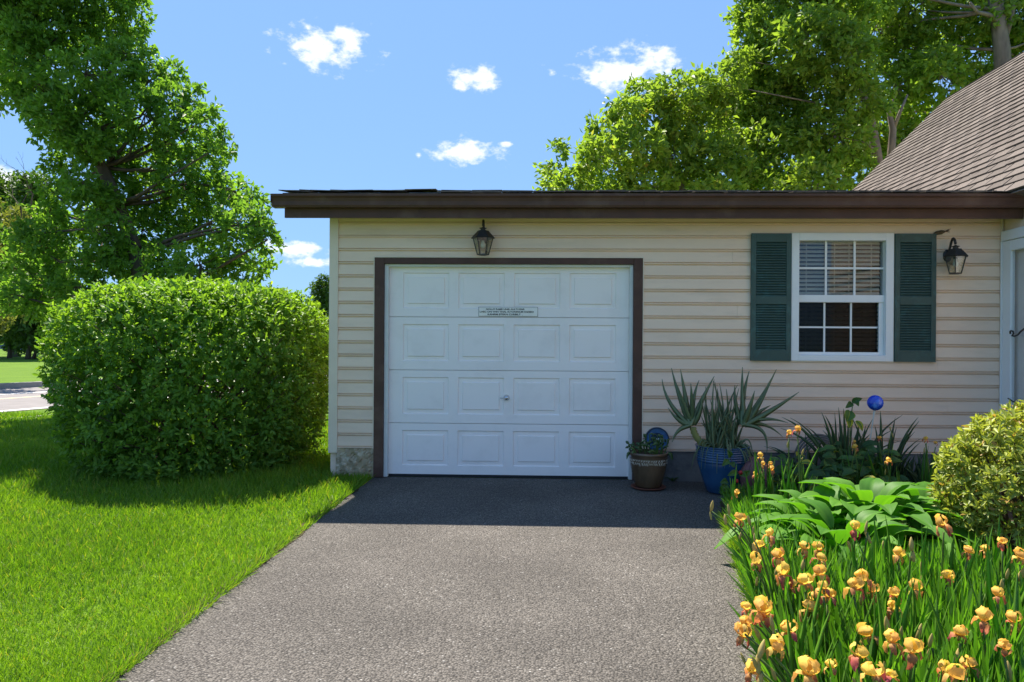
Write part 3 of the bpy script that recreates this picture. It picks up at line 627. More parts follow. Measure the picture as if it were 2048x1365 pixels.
# ------------------------------------------------------------------ main house (wall facing left, gambrel roof)
HS = thing('main_house', 'main house with grey-brown shingled gambrel roof and white storm door', 'house')
HX = GX1; HY0, HY1 = 3.2, 13.5
yof = lambda u, v: HX/ (ray(u, v)[0]/ray(u, v)[1])
hw = MB().box(HX+.012, HX+.30, HY0, 6.45, 2.851, 3.06).box(HX+.012, HX+.12, HY0, 5.95, 0, 2.85).box(HX+.012, HX+.12, 7.215, 13.4, 0, 2.85).box(HX+.012, HX+.12, 5.95, 7.215, 2.47, 2.85).box(HX+.12, 14, HY0, HY0+.1, 0, 2.85).box(HX+.12, 14, 13.3, 13.4, 0, 2.85)
hwo = hw.build('wall', 'siding', HS)
for k in range(18):
    zb, zt = ks[k+1], ks[k]
    pr = [(HX-(WY-y), z) for y, z in board_prof(zb, zt, zb, min(zt, fz0-.004))] if zb < fz0-.02 else None
    if pr is None: continue
    ys_ = [(HY0, 6.02)] if zb < 2.47 else [(HY0, 7.222)]
    for a, b in ys_: MB().prism([(x, z) for x, z in pr], 'y', a, b).build('siding_board', 'siding', hwo)
sy1_ = 7.205; sy0_ = 6.03
zt_d = zz(2012, 484, yof(2012, 484)); zt_h = zz(2012, 463, yof(2012, 463))
box('door_head_trim', 'vinyl', HS, HX-.032, HX+.01, sy0_, sy1_+.012, zt_d+.006, zt_h, bevel=.003)
sd = MB().box(HX-.022, HX+.02, sy1_-.125, sy1_, .1, zt_d).box(HX-.022, HX+.02, sy0_, sy0_+.125, .1, zt_d).box(HX-.022, HX+.02, sy0_+.125, sy1_-.125, zt_d-.10, zt_d).box(HX-.022, HX+.02, sy0_+.125, sy1_-.125, .1, .35)
sdo = sd.build('storm_door', 'vinyl', HS, bevel=.004); tag(sdo, 'white full-view storm door')
MB().box(HX-.004, HX+.001, sy0_+.126, sy1_-.126, .351, zt_d-.101).build('door_glass', 'doorglass', sdo)
box('door_frame', 'vinyl', HS, HX-.030, HX+.011, sy1_+.002, sy1_+.02, .1, zt_d+.005, bevel=.002)
ind = MB().box(HX+.055, HX+.085, sy0_+.03, sy1_-.03, .1, zt_d-.02)
indo = ind.build('inner_door', 'white', HS)
for yy in (sy1_-.20, sy1_-.55, sy1_-.9): box('inner_door_panel', 'white', indo, HX+.045, HX+.054, yy-.24, yy, .5, zt_d-.2, bevel=.006)
yh = yof(2046, 655); ph = []
for (u, v) in ((2021, 668), (2020, 664), (2022, 662), (2026, 663), (2027, 668), (2024, 672), (2029, 673), (2036, 670), (2042, 663), (2050, 657), (2060, 655)):
    d = ray(u, v); k = (HX-.045)/d[0]; ph.append((d[0]*k, d[1]*k, d[2]*k+CZ))
MB().tube(ph, .0085, 8).build('door_handle', 'iron', sdo, smooth=True)
ph = []
for (u, v) in ((2016, 797), (2022, 801), (2030, 806), (2040, 812), (2050, 818)):
    d = ray(u, v); k = (HX-.045)/d[0]; ph.append((d[0]*k, d[1]*k, d[2]*k+CZ))
MB().tube(ph, .006, 8).build('door_handle', 'iron', sdo, smooth=True)
# roof: eave at x=4.4 z=2.8, 45 deg to the break, then flatter
EX, EZ, RY1 = 4.40, 2.80, 13.5
BX, BZ = EX+3.10, EZ+3.10; TX, TZ = BX+3.4, BZ+3.4*math.tan(R(30.5))
RYN = 3.0
CX = 4.80; CZ2 = EZ+CX-EX
rd = MB(); rd.prism([(EX, EZ-.02), (BX, BZ-.02), (TX, TZ-.02), (TX, TZ-.16), (BX+.05, BZ-.16), (EX+.1, EZ-.05)], 'y', 6.50, RY1-.02)
rd.prism([(CX, CZ2-.02), (BX, BZ-.02), (TX, TZ-.02), (TX, TZ-.16), (BX+.05, BZ-.16), (CX+.1, CZ2-.12)], 'y', RYN, 6.499)
rd.prism([(TX, TZ-.02), (TX+3.4, BZ-.02), (TX+6.5, EZ-.02), (TX+6.45, EZ-.14), (TX+3.35, BZ-.16), (TX, TZ-.16)], 'y', RYN, RY1-.02)
rdo = rd.build('roof', 'shingle', HS)
gb = MB(); gb.prism([(HX+.05, 2.85), (TX*2-HX-.05, 2.85), (TX+3.3, BZ-.2), (TX, TZ-.2), (BX+.1, BZ-.2)], 'y', 13.30, 13.39); gb.build('gable', 'siding', HS)
shs = []
rl_ = random.Random(9)
def shingle_rows(x0, z0, x1, z1):
    dx, dz = x1-x0, z1-z0; Ls = math.hypot(dx, dz); ex, ez = dx/Ls, dz/Ls; nx_, nz_ = -ez, ex; rows = int(Ls/.142)
    for r in range(rows+1):
        s = r*.142; off = .1525 if r % 2 else 0; off += rl_.uniform(-.02, .02)
        y = RYN - off
        while y < RY1:
            ya, yb_ = max(y+.003, RYN), min(y+.286, RY1+rl_.uniform(-.006, .006)); y += .305
            if yb_-ya < .05 or (x0+ex*s < CX and ya < 6.48): continue
            s0 = s + rl_.uniform(-.010, .010); s1 = min(s+.175, Ls+.004); l0 = .017+rl_.uniform(0, .007); t = .018
            def pt(s_, h_, y_): return (x0+ex*s_+nx_*h_, y_, z0+ez*s_+nz_*h_)
            shs.append(([pt(s0, l0, ya), pt(s0, l0, yb_), pt(s1, .001, yb_), pt(s1, .001, ya), pt(s0, l0-t, ya), pt(s0, l0-t, yb_)], (x0+ex*s, (ya+yb_)/2, z0+ez*s)))
shingle_rows(EX, EZ, BX, BZ); shingle_rows(BX, BZ, TX, TZ)
SF = [(0, 1, 2, 3), (0, 4, 5, 1), (0, 3, 4), (1, 5, 2)]
def toimg(p):
    d = Vector((p[0], p[1], p[2]-CZ)); w_ = d.dot(Vector(fwd)); return (1024+F*d.dot(rx)/w_, HY-F*d.dot(ry)/w_, w_) if w_ > .1 else (-9, -9, 0)
vis = []; rest = []
for q in shs:
    u, v, w_ = toimg(q[1]); (vis if (1690 < u < 2070 and 60 < v < 385) else rest).append((w_, q))
vis.sort(key=lambda t: t[0])
for w_, q in vis[:300]: MB().add(q[0], SF).build('shingle', 'shingle', rdo)
mb = MB()
for w_, q in vis[300:]+rest: mb.add(q[0], SF)
tag(mb.build('shingle_field', 'shingle', rdo), kind='stuff')

# ------------------------------------------------------------------ trees
def rosettes(T, D, per, spread, L0, L1, wr, droop=.15, up=.2):
    """T: twig tips, D: their directions -> leaf arrays"""
    n = len(T); P = np.repeat(T, per, 0); DD = np.repeat(D, per, 0)
    A = nrm(DD*.55 + randdir(n*per)*1.0 + np.array([0, 0, -droop])); P = P + randdir(n*per)*spread*rng.random((n*per, 1))
    N_ = nrm(np.array([0, 0, 1.0])*up*3 + randdir(n*per)*.8 + DD*.3)
    Lg = rng.uniform(L0, L1, n*per); return P, A, N_, Lg, Lg*wr
def tree(name, label, trunk, blobs, m, leaf=(.09, .14), per=12, dens=1.0, bark='bark', group=None, spread=.10, wr=.5, tone=(0, 1), limbs=True, hollow=.35, shared_tone=.5):
    """trunk: [(Vector, radius)...] from the ground up; blobs: [(Vector centre, radius)]"""
    base = trunk[0][0]; t = thing(name, label, 'tree', base, group)
    tm = MB().tube([p for p, r in trunk], [r for p, r in trunk], 10); local(tm.build('trunk', bark, None, True), t)
    bm2 = MB(); Tn, Dn, tn = [], [], []
    tp = [p for p, r in trunk]
    for c, r in blobs:
        # limb: from the trunk point that lies best below the clump
        cand = [(((c-p).length + (1.2*max(0, p.z-c.z+.3*r))), i) for i, p in enumerate(tp) if i > 0]; i = min(cand)[1]; p = tp[i]; rr_ = min(trunk[i][1]*.34, .012+.016*(c-p).length, .05)
        if limbs and (c-p).length > .15:
            mid_ = (p+c)/2 + Vector((rng.normal()*.10, rng.normal()*.10, rng.normal()*.1-.05))*min(1.5, (c-p).length)
            bm2.tube([p, (p+mid_)/2+Vector((0, 0, -.04)), mid_, c], [rr_, rr_*.85, rr_*.6, rr_*.28], 6)
        k = max(5, int(dens*34*(r/.6)**2)); d = randdir(k); rad = (hollow+(1-hollow)*rng.random((k, 1))**.6)*r
        cc = np.array(c); pts = cc + d*rad*np.array([1, 1, .85])
        Tn.append(pts); Dn.append(nrm(d+np.array([0, 0, .25]))); tn.append(np.clip(rng.normal(.5, .2, k)+rng.normal()*.10, 0, 1))
        if limbs:
            for q_ in pts[::5]:
                q2 = Vector(q_); m2 = c.lerp(q2, .5)+Vector((rng.normal(), rng.normal(), rng.normal()))*.05*r
                bm2.tube([c, m2, q2], [max(.006, rr_*.28), max(.005, rr_*.2), .003], 4, False)
    if bm2.v: local(bm2.build('limbs', bark, None, True), t)
    T = np.concatenate(Tn); D = np.concatenate(Dn); tt = np.repeat(np.concatenate(tn), per)
    P, A, N_, Lg, Wd = rosettes(T, D, per, spread, leaf[0], leaf[1], wr)
    tone_ = tone[0]+(tone[1]-tone[0])*np.clip(tt*shared_tone+rng.random(len(P))*(1-shared_tone)*1.15, 0, 1)
    cr_ = leaves('crown', P, A, N_, Lg, Wd, M[m], None, T_DIAMOND, tone_); local(cr_, t)
    return t
def pblobs(lst, Y, dy, jit=0):
    out = []
    for (u, v, r) in lst:
        Yb = Y+rng.uniform(-dy, dy); out.append((at(u, v, Yb), r/F*Yb))
    return out
# tree behind the hedge
LT = [(40,-150,120),(170,-150,120),(-60,-90,130),(60,-60,120),(200,-50,100),(-50,40,90),(50,50,90),(140,40,85),(215,60,75),(262,30,48),(255,110,50),(-40,130,70),(35,150,60),(100,130,70),(170,150,70),(235,160,65),(300,160,45),(340,150,35),(10,190,40),
      (95,215,55),(160,235,65),(225,235,65),(290,230,65),(345,215,55),(390,205,38),(410,240,35),(100,265,38),(150,300,45),(215,310,60),(285,310,65),(350,290,60),(410,300,50),(445,290,32),(120,345,40),(105,385,35),(165,365,35),(235,380,55),(300,385,65),(365,370,60),(425,370,55),(470,380,45),(500,400,30),
      (100,425,40),(50,470,38),(150,450,45),(215,450,55),(285,460,65),(355,450,65),(420,450,60),(480,450,55),(520,450,38),(535,480,28),(80,500,55),(140,520,55),(200,530,55),(265,540,55),(330,530,60),(400,530,60),(460,530,55),(515,525,42),(40,540,45),(90,570,55),(150,580,50),(60,600,45),(30,590,40),(215,600,45),(300,610,60),(400,610,60),(480,600,55),(110,640,45)]
TY = 11.8
def tpts(lst, Y): return [(at(u, v, Y), r) for u, v, r in lst]
gb_ = onz(300, 690+1450*1.35/TY); gb_ = Vector((at(305, 840, TY).x, TY, -.05))
tr_ = [(gb_, .24), (Vector((gb_.x-.02, TY, .5)), .18)]+tpts([(288, 600, .13), (270, 500, .12), (235, 410, .11), (205, 335, .10), (160, 270, .09), (105, 190, .075), (65, 110, .06), (30, 20, .05), (0, -80, .04)], TY)
tree('leaning_tree', 'tall broadleaf tree with a leaning trunk behind the round hedge', tr_, pblobs(LT, TY, 1.0)+[(p+Vector((rng.uniform(-.15, .15), -.55+rng.uniform(-.2, .2), rng.uniform(-.1, .3))), .34) for p, r in tr_[3:] for _ in range(2)], 'leaf_left', (.08, .135), 15, 2.5, 'bark', spread=.13)

# trees behind the garage, three individuals
RT1 = [(1110,350,28),(1120,300,20),(1095,375,22),(1150,370,40),(1180,310,40),(1215,270,45),(1250,230,42),(1285,190,40),(1215,340,55),(1270,300,60),(1315,240,60),(1350,190,50),(1400,180,40),(1290,370,55),(1350,310,70),(1400,250,65),(1370,380,60),(1440,330,70),(1430,400,60),(1180,400,40),(1240,400,45),(1320,420,50)]
RT2 = [(1500,70,45),(1480,120,35),(1500,20,35),(1530,-20,50),(1470,40,20),(1550,60,60),(1450,170,45),(1430,215,45),(1500,160,60),(1560,130,70),(1620,80,75),(1600,10,70),(1680,30,75),(1480,240,70),(1550,220,75),(1630,180,80),(1690,120,70),(1500,320,75),(1580,300,80),(1660,270,80),(1540,390,65),(1620,380,70),(1690,350,60),(1720,200,60),(1640,-60,80),(1560,-90,80)]
RT3 = [(1750,60,75),(1740,-30,80),(1830,20,75),(1830,100,70),(1900,60,65),(1910,-20,70),(1960,110,60),(1980,30,50),(2040,40,65),(2050,-40,70),(2040,110,50),(1880,150,60),(1790,170,65),(1840,220,55),(1760,260,55),(1800,290,45),(1960,170,45),(2010,-80,90),(1800,-100,90), (2090,60,70),(1725,310,45)]
def bt(u0_, Y, lst, r):
    b = Vector((at(u0_, 700, Y).x, Y, -.05)); return [(b, r), (Vector((b.x, Y, 1.2)), r*.8)]+tpts(lst, Y)
tree('broadleaf_tree', 'low leafy tree stepping down behind the garage roof', bt(1400, 17.5, [(1390, 480, .14), (1370, 400, .11), (1345, 330, .08), (1320, 250, .05)], .2), pblobs(RT1, 17.5, 1.3), 'leaf_right', (.125, .21), 14, 1.55, 'bark_grey', 'trees behind the garage', .2, tone=(.05, 1))
tree('broadleaf_tree', 'bushy light green tree with forked grey trunk beside the main roof', bt(1765, 18.5, [(1770, 500, .16), (1765, 400, .14), (1752, 300, .12), (1738, 220, .09), (1712, 140, .065), (1680, 60, .04)], .24), pblobs(RT2, 18.2, 1.5), 'leaf_right', (.125, .21), 14, 1.55, 'bark_grey', 'trees behind the garage', .2, tone=(0, .97))
tree('broadleaf_tree', 'tall tree with thick bare trunk rising behind the main roof', bt(2010, 19.5, [(2010, 400, .28), (2008, 200, .22), (2004, 100, .195), (1994, 20, .175), (1982, -60, .16), (1975, -160, .13)], .5), pblobs(RT3, 20.8, 1.3), 'leaf_right', (.15, .25), 12, 1.2, 'bark_grey', 'trees behind the garage', .18, tone=(0, .85))
# extra grey fork stem of the middle tree
fk = MB().tube([at(1775, 420, 18.4), at(1783, 300, 18.4), at(1786, 260, 18.4), at(1778, 225, 18.4), at(1790, 190, 18.3)], [.11, .10, .085, .06, .035], 8)
fk.tube([at(1786, 262, 18.4), at(1800, 225, 18.3), at(1815, 190, 18.3)], [.05, .04, .02], 6)
mt = [o for o in COL.objects if o.name == 'broadleaf_tree.001'][0]; local(fk.build('fork_stem', 'bark_grey', None, True), mt)
fk = MB().tube([at(1996, 45, 19.5), at(1978, 30, 19.2), at(1955, 25, 19.1), at(1940, 5, 19)], [.08, .06, .045, .03], 7); fk.tube([at(2006, 90, 19.5), at(2022, 40, 19.6), at(2030, 0, 19.6), at(2050, -30, 19.6)], [.08, .065, .05, .04], 7)
mt = [o for o in COL.objects if o.name == 'broadleaf_tree.002'][0]; local(fk.build('fork_stem', 'bark_grey', None, True), mt)

# park trees across the road
def parktree(name, label, u, v, hpx, wpx, trunk_px, m, bark='bark', crown_v=None, lean=0, dens=.5, nb=26, group='trees in the park across the road', leafs=(.3, .5), tone=(0, 1)):
    b = onz(u, v); Y = b.y; k = Y/F; zc0 = CZ-(crown_v-684)*k; H = hpx*k; Wd = wpx*k*.5
    tr2 = [(b-Vector((0, 0, .1)), trunk_px*k*.65), (b+Vector((lean*.3, 0, zc0*.5)), trunk_px*k*.5), (b+Vector((lean, 0, zc0+.1)), trunk_px*k*.45), (b+Vector((lean*1.3, 0, zc0+H*.35)), trunk_px*k*.3), (b+Vector((lean*1.4, 0, zc0+H*.8)), trunk_px*k*.12)]
    bl = []
    for i in range(nb):
        f = (i+.5)/nb; z = zc0+H*f; w = Wd*math.sin(math.pi*min(1, .22+f*.8))**.7; a = i*2.4
        bl.append((b+Vector((lean+w*.75*math.cos(a)*rng.uniform(.3, 1), w*.75*math.sin(a)*rng.uniform(.3, 1), z-b.z)), Wd*rng.uniform(.28, .42)))
    s = Wd*.35
    t = tree(name, label, tr2, bl, m, leafs, 9, dens*(.6/s)**2*1.0, bark, group, s*.45, tone=tone, hollow=.3)
    return t
parktree('park_tree', 'dark park tree with two slim stems across the road, nearest the hedge', 55, 719, 330, 190, 9, 'leaf_far', crown_v=688, lean=.3, dens=1.3, nb=28)
parktree('park_tree', 'park tree with a broad grey trunk at the left edge, across the road', 27, 714, 330, 190, 15, 'leaf_far', 'bark_grey', 690, -.3, 1.3, 28)
parktree('park_tree', 'slender dark-stemmed park tree in front of the grey trunk', 19, 717, 280, 120, 8, 'leaf_far', 'bark', 690, .1, 1.0, 18)
parktree('park_tree', 'dark curved-stemmed park tree right of the slim pair', 66, 718, 250, 150, 8, 'leaf_far', 'bark', 690, 1.0, 1.2, 20)
parktree('park_tree', 'small far park tree glimpsed beside the garage corner', 645, 706, 130, 90, 6, 'leaf_far', 'bark', 684, .0, 1.2, 20)
parktree('park_tree', 'pale-trunked park tree far behind the curved stems', 84, 708, 150, 150, 5, 'leaf_far', 'bark', 690, .0, 1.2, 16)
# olive tree with bare twigs at the left edge, near side of the road
OT = [(-60,480,60),(0,440,45),(40,450,40),(20,490,50),(60,480,32),(-20,540,60),(30,560,50),(-60,590,70),(20,610,45),(-110,520,70),(-10,650,45),(-70,420,50),(50,430,25),(75,520,30)]
OY = 22.0
ot = tree('olive_green_tree', 'olive green tree with bare twig tops at the left edge', [(onz(-120, 775), .28), (at(-100, 700, OY), .22), (at(-70, 620, OY), .18), (at(-30, 560, OY), .12), (at(10, 500, OY), .08), (at(40, 450, OY), .05)], pblobs(OT, OY, 1.2), 'leaf_olive', (.15, .24), 10, .5, 'bark', None, .2)
bt_ = MB(); rl_ = random.Random(21)
def twig(p, d, L_, r, dep):
    q_ = p+d*L_; m_ = (p+q_)/2+Vector((rl_.gauss(0, .05), rl_.gauss(0, .05), rl_.gauss(0, .05)))*L_; bt_.tube([p, m_, q_], [r, r*.8, r*.55], 4, False)
    if dep:
        for k in range(2 if rl_.random() < .75 else 3):
            e = (d+Vector((rl_.gauss(0, .55), rl_.gauss(0, .4), rl_.gauss(.05, .4)))).normalized(); twig(q_, e, L_*rl_.uniform(.6, .9), r*.55, dep-1)
for (u, v, dx) in ((38, 455, .15), (0, 440, -.1), (58, 430, .25), (20, 600, .5), (-20, 560, .2)):
    twig(at(u, v, OY-.6), Vector((dx, -.1, 1)).normalized(), .62, .032, 4)
local(bt_.build('bare_twigs', 'bark', None), ot)
# far wood beyond the park so that the lawn does not end at the sky
def wood():
    n = 9000; x = rng.uniform(-190, 190, n); y = rng.uniform(165, 200, n); top_ = 7+3.5*np.sin(x*.11)+2.2*np.sin(x*.31+1)+rng.normal(0, .8, n); z = rng.random(n)**.8*np.maximum(top_, 3)
    P = np.stack([x, y, z], 1); tag(leaves('distant_wood', P, randdir(n), nrm(randdir(n)+np.array([0, -.6, .6])), rng.uniform(1.2, 2.4, n), rng.uniform(.9, 1.5, n), M['leaf_far'], None, T_OVAL), 'distant wood along the far side of the park', 'wood', kind='stuff')
wood()
# far building and parked car across the park
fbp = onz(60, 704); fy = fbp.y
FB = thing('far_building', 'low brick building with a pale band far behind the park trees', 'building', (fbp.x, fy+14, 0))
def fb(n, m, *a): return local(MB().box(*a).build(n, m, None), FB)
fb('wall', 'brick_far', fbp.x-14, fbp.x+30, fy+14, fy+22, 0, 3.4); fb('roof', 'pale_far', fbp.x-14.5, fbp.x+30.5, fy+13.6, fy+22.4, 3.4, 3.8)
fb('plinth_band', 'pale_far', fbp.x-14.05, fbp.x+30.05, fy+13.9, fy+13.98, .0, .9)
for i in range(7): local(MB().box(fbp.x-12+i*6, fbp.x-9+i*6, fy+13.93, fy+13.97, 1.2, 2.6).build('window', 'cardark', None), FB)
cb = onz(38, 703); CA = thing('parked_car', 'small blue car parked in the distance beyond the park trees', 'car', cb)
prof = [(-2.1, .3), (2.1, .3), (2.15, .7), (1.3, .85), (.6, 1.4), (-1.0, 1.42), (-1.7, .9), (-2.15, .8)]
local(MB().prism([(cb.x+x, z) for x, z in prof], 'y', cb.y-.85, cb.y+.85).build('body', 'carblue', None), CA)
local(MB().prism([(cb.x+x, z) for x, z in [(1.1, .9), (.55, 1.33), (-.95, 1.35), (-1.45, .92)]], 'y', cb.y-.87, cb.y-.852).build('side_window', 'cardark', None), CA)
for wx in (-1.35, 1.35):
    local(MB().prism([(cb.x+wx+.33*math.cos(a*math.pi/8), .33+.33*math.sin(a*math.pi/8)) for a in range(16)], 'y', cb.y-.9, cb.y-.7).build('wheel', 'tyre', None), CA)

# ------------------------------------------------------------------ hedge
def hedge():
    c = Vector((at(401, 700, 7.88).x, 7.88, 0)); t = thing('round_hedge', 'large rounded clipped hedge on the lawn at the garage corner', 'hedge', c)
    prof = [(0.0, 1.12), (.10, 1.20), (.42, 1.34), (.80, 1.43), (1.12, 1.46), (1.42, 1.45), (1.65, 1.38), (1.82, 1.22), (1.92, .98), (1.99, .6), (2.02, .02)]
    zs = np.array([p[0] for p in prof]); rs = np.array([p[1] for p in prof])
    # arc-length area sampling
    zz_ = np.linspace(0, 2.02, 300); rr_ = np.interp(zz_, zs, rs); ds_ = np.hypot(np.gradient(zz_), np.gradient(rr_)); w = rr_*ds_; cw = np.cumsum(w)/w.sum()
    nt = 5000
    ui = rng.random(nt); k = np.interp(ui, cw, np.arange(300)); z = np.interp(k, np.arange(300), zz_); r = np.interp(k, np.arange(300), rr_); a = rng.random(nt)*2*np.pi
    dr = np.interp(k, np.arange(300), np.gradient(rr_)); dzz = np.interp(k, np.arange(300), np.gradient(zz_))
    lump = .03*np.sin(3*a+1.3+z*2)+.025*np.sin(7*a+z*5)+.025*np.sin(11*a-z*7)
    dep = rng.random(nt)**1.7*.30; rad = np.maximum(r+lump-dep, .02); zz2 = np.clip(z-dep*(dr < -.02)*.5, .03, 3)
    T = np.stack([c.x+rad*np.cos(a), c.y+rad*np.sin(a), zz2], 1)
    nn = nrm(np.stack([dzz*np.cos(a), dzz*np.sin(a), -dr], 1)); D = nrm(nn+np.array([0, 0, .35])+randdir(nt)*.35)
    shoot = (rng.random(nt) < .05)*rng.uniform(.02, .12, nt)*(z > 1.2); T = T + D*shoot[:, None]
    per = 9; P = np.repeat(T, per, 0) - np.repeat(D, per, 0)*rng.uniform(0, .09, (nt*per, 1)) + randdir(nt*per)*.022
    A = nrm(np.repeat(D, per, 0)*.6+randdir(nt*per)*.9); N_ = nrm(np.repeat(D, per, 0)*.9+randdir(nt*per)*.7+np.array([0, 0, .5]))
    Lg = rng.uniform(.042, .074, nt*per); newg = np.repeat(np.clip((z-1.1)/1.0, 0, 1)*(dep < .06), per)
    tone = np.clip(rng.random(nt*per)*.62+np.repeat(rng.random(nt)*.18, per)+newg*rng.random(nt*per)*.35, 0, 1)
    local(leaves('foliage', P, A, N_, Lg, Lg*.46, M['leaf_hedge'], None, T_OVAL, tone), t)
    # inner fill of older leaves
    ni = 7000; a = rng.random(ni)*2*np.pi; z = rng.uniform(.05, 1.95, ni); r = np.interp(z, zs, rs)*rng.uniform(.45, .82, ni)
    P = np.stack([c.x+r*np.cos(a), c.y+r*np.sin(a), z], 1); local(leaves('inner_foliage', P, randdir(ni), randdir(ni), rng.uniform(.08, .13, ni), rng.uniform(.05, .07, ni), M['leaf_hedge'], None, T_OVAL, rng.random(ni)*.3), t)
    br = MB()
    for i in range(70):
        a = rng.random()*6.283; z = rng.uniform(.3, 1.95); r = np.interp(z, zs, rs)*.94
        p = Vector((c.x+.25*math.cos(a*3), c.y+.25*math.sin(a*3), 0)); q_ = Vector((c.x+r*math.cos(a), c.y+r*math.sin(a), z)); m_ = p.lerp(q_, .5)+Vector((0, 0, -.15*(z < 1)+.1)); br.tube([p, m_, q_], [.018, .012, .004], 5, False)
    local(br.build('branches', 'twig', None), t)
hedge()

# ------------------------------------------------------------------ lawn blades
def grass():
    n = 330000; y = 2.2*np.exp(rng.random(n*3)*np.log(13.0/2.2)); xl = -1.05*y-3.0; xr = DRX+.02-.02*(7.1-y)/4
    xr = np.where(y > 7.05, np.minimum(xr, GX0+.02), xr); xr = np.where(y > 7.05, -1.98, xr)
    x = xl+(xr-xl)*rng.random(n*3); wgt = (xr-xl)/np.maximum(1.05*y+1.4, 1); keep = rng.random(n*3) < np.clip(wgt*np.interp(x, [-12, -4], [.8, 1]), 0, 1); x, y = x[keep][:n], y[keep][:n]
    rx_ = onz(118, 816.5)
    edge = np.clip((np.interp(y, [0, 7.05, 7.06, 20], [DRX, DRX, 99, 99])-x), 0, 9)
    s = np.clip(y/4.5, .75, 2.6)
    k = len(x); hgt = rng.uniform(.035, .078, k)*(1+.35*np.sin(x*2.3+y*1.1)*np.sin(y*1.7-x))*np.clip(s, .9, 1.6); P = np.stack([x, y, np.zeros(k)-.003], 1)
    lean = rng.normal(size=(k, 3))*.5; lean[:, 2] = 1; lean[:, 0] += .55*(edge < .05); hgt = hgt*np.where(edge < .06, 1.45, 1.0)
    az = rng.random(k)*2*np.pi; N_ = np.stack([np.cos(az), np.sin(az), .2*np.ones(k)], 1)
    patch = .5+.5*np.sin(x*1.9+1)*np.sin(y*1.3+.4*x)
    patch = .6*patch+.4*(.5+.5*np.sin(x*5.3+2*np.sin(y*2.1))*np.sin(y*4.7+np.sin(x*3)))
    tone = np.clip(rng.normal(.42, .22, k)+.36*(patch-.5), 0, .92); tone = np.where(rng.random(k) < .05, 1, tone)
    o = leaves('grass', P, lean, N_, hgt, rng.uniform(.0035, .0065, k)*s, M['grass'], None, T_BLADE, tone, bend=rng.uniform(.5, 2.6, k))
    tag(o, 'short green lawn grass left of the driveway', 'grass', kind='stuff')
grass()
def edge_grass():
    k = 5200; y = rng.uniform(1.8, 5.6, k); x = np.array([bedx(v) for v in y])+np.abs(rng.normal(0, .10, k))-.03; P = np.stack([x, y, np.full(k, .01)], 1)
    lean = rng.normal(size=(k, 3))*.55; lean[:, 2] = 1; lean[:, 0] -= .4; az = rng.random(k)*6.28; N_ = np.stack([np.cos(az), np.sin(az), .2*np.ones(k)], 1)
    o = leaves('edge_grass', P, lean, N_, rng.uniform(.05, .16, k), rng.uniform(.004, .008, k), M['grass'], None, T_BLADE, np.clip(rng.normal(.5, .25, k), 0, 1), bend=rng.uniform(.5, 2.5, k))
    tag(o, 'fine grass and weeds spilling over the driveway edge of the flower bed', 'grass', kind='stuff')
    k = 700; x = rng.uniform(-2.0, -1.62, k); y = rng.uniform(6.9, 7.23, k); P = np.stack([x, y, np.zeros(k)], 1); lean = rng.normal(size=(k, 3))*.5; lean[:, 2] = 1
    az = rng.random(k)*6.28; N_ = np.stack([np.cos(az), np.sin(az), .2*np.ones(k)], 1)
    tag(leaves('weed_grass', P, lean, N_, rng.uniform(.04, .09, k), .006, M['grass'], None, T_BLADE), 'grass tuft at the foot of the foundation stone', 'grass', kind='stuff')
edge_grass()

# ------------------------------------------------------------------ strap leaf maker
def strap(path, w, th, name, m, parent=None, tone=.5, keel=.3, n=None, smooth=True):
    """path: points; w: width per point; cross-section a shallow V with thickness"""
    pts = [Vector(p) for p in path]; k = len(pts); V = []; Fc = []
    if not hasattr(w, '__len__'): w = [w]*k
    side = None
    for i, p in enumerate(pts):
        t = (pts[min(i+1, k-1)]-pts[max(i-1, 0)]).normalized()
        if side is None:
            side = Vector(n).cross(t) if n is not None else t.cross(Vector((0, 0, 1)))
            if side.length < .15: side = t.cross(Vector((.3, 1, 0)))
        side = (side-t*side.dot(t)).normalized(); up = side.cross(t)
        V += [p-side*w[i]*.5+up*keel*w[i]*.5, p-up*th*.5*min(1, w[i]*40), p+side*w[i]*.5+up*keel*w[i]*.5, p+up*th*.5*min(1, w[i]*40)]
    for i in range(k-1):
        for j in range(4): Fc.append((i*4+j, i*4+(j+1) % 4, (i+1)*4+(j+1) % 4, (i+1)*4+j))
    mb = MB(); mb.v = [tuple(v) for v in V]; mb.f = Fc; me = mb.mesh(name, M[m] if isinstance(m, str) else m, smooth); settone(me, tone); return me
def bez(p0, p1, p2, k=9): return [((1-t)**2)*Vector(p0)+2*t*(1-t)*Vector(p1)+t*t*Vector(p2) for t in [i/(k-1) for i in range(k)]]
def addleaf(name, me, par):
    o = link(name, me, par); o.matrix_parent_inverse = Matrix.Translation(-Vector(par.location)); return o
G = random.Random(31)

# ------------------------------------------------------------------ blue pot with aloe
AY = 6.72
rim_l, rim_r = at(1391, 896, AY).x, at(1499, 896, AY).x; px_c = (rim_l+rim_r)/2; rimR = (rim_r-rim_l)/2; rimz = at(1445, 893, AY-rimR*.3).z; 
AL = thing('potted_aloe', 'large blue ribbed glazed pot of spiky aloe against the siding', 'potted plant', (px_c, AY, .012))
H = rimz-.012
prof = [(.0, 0), (.55, 0), (.60, .02), (.74, .25), (.88, .50), (.955, .64), (.945, .655)]
for i in range(6): z = .67+i*.05; prof += [(.955+.004*i, z), (.985+.003*i, z+.016), (.985+.003*i, z+.028), (.957+.004*i, z+.043)]
prof += [(1.0, .975), (1.03, .985), (1.03, 1.0), (.95, 1.0), (.92, .96), (.88, .86), (.0, .86)]
local(MB().lathe([(r*rimR*.97, z*H) for r, z in prof], (px_c, AY, .012), 40).build('pot', 'blueglaze', None, True), AL)
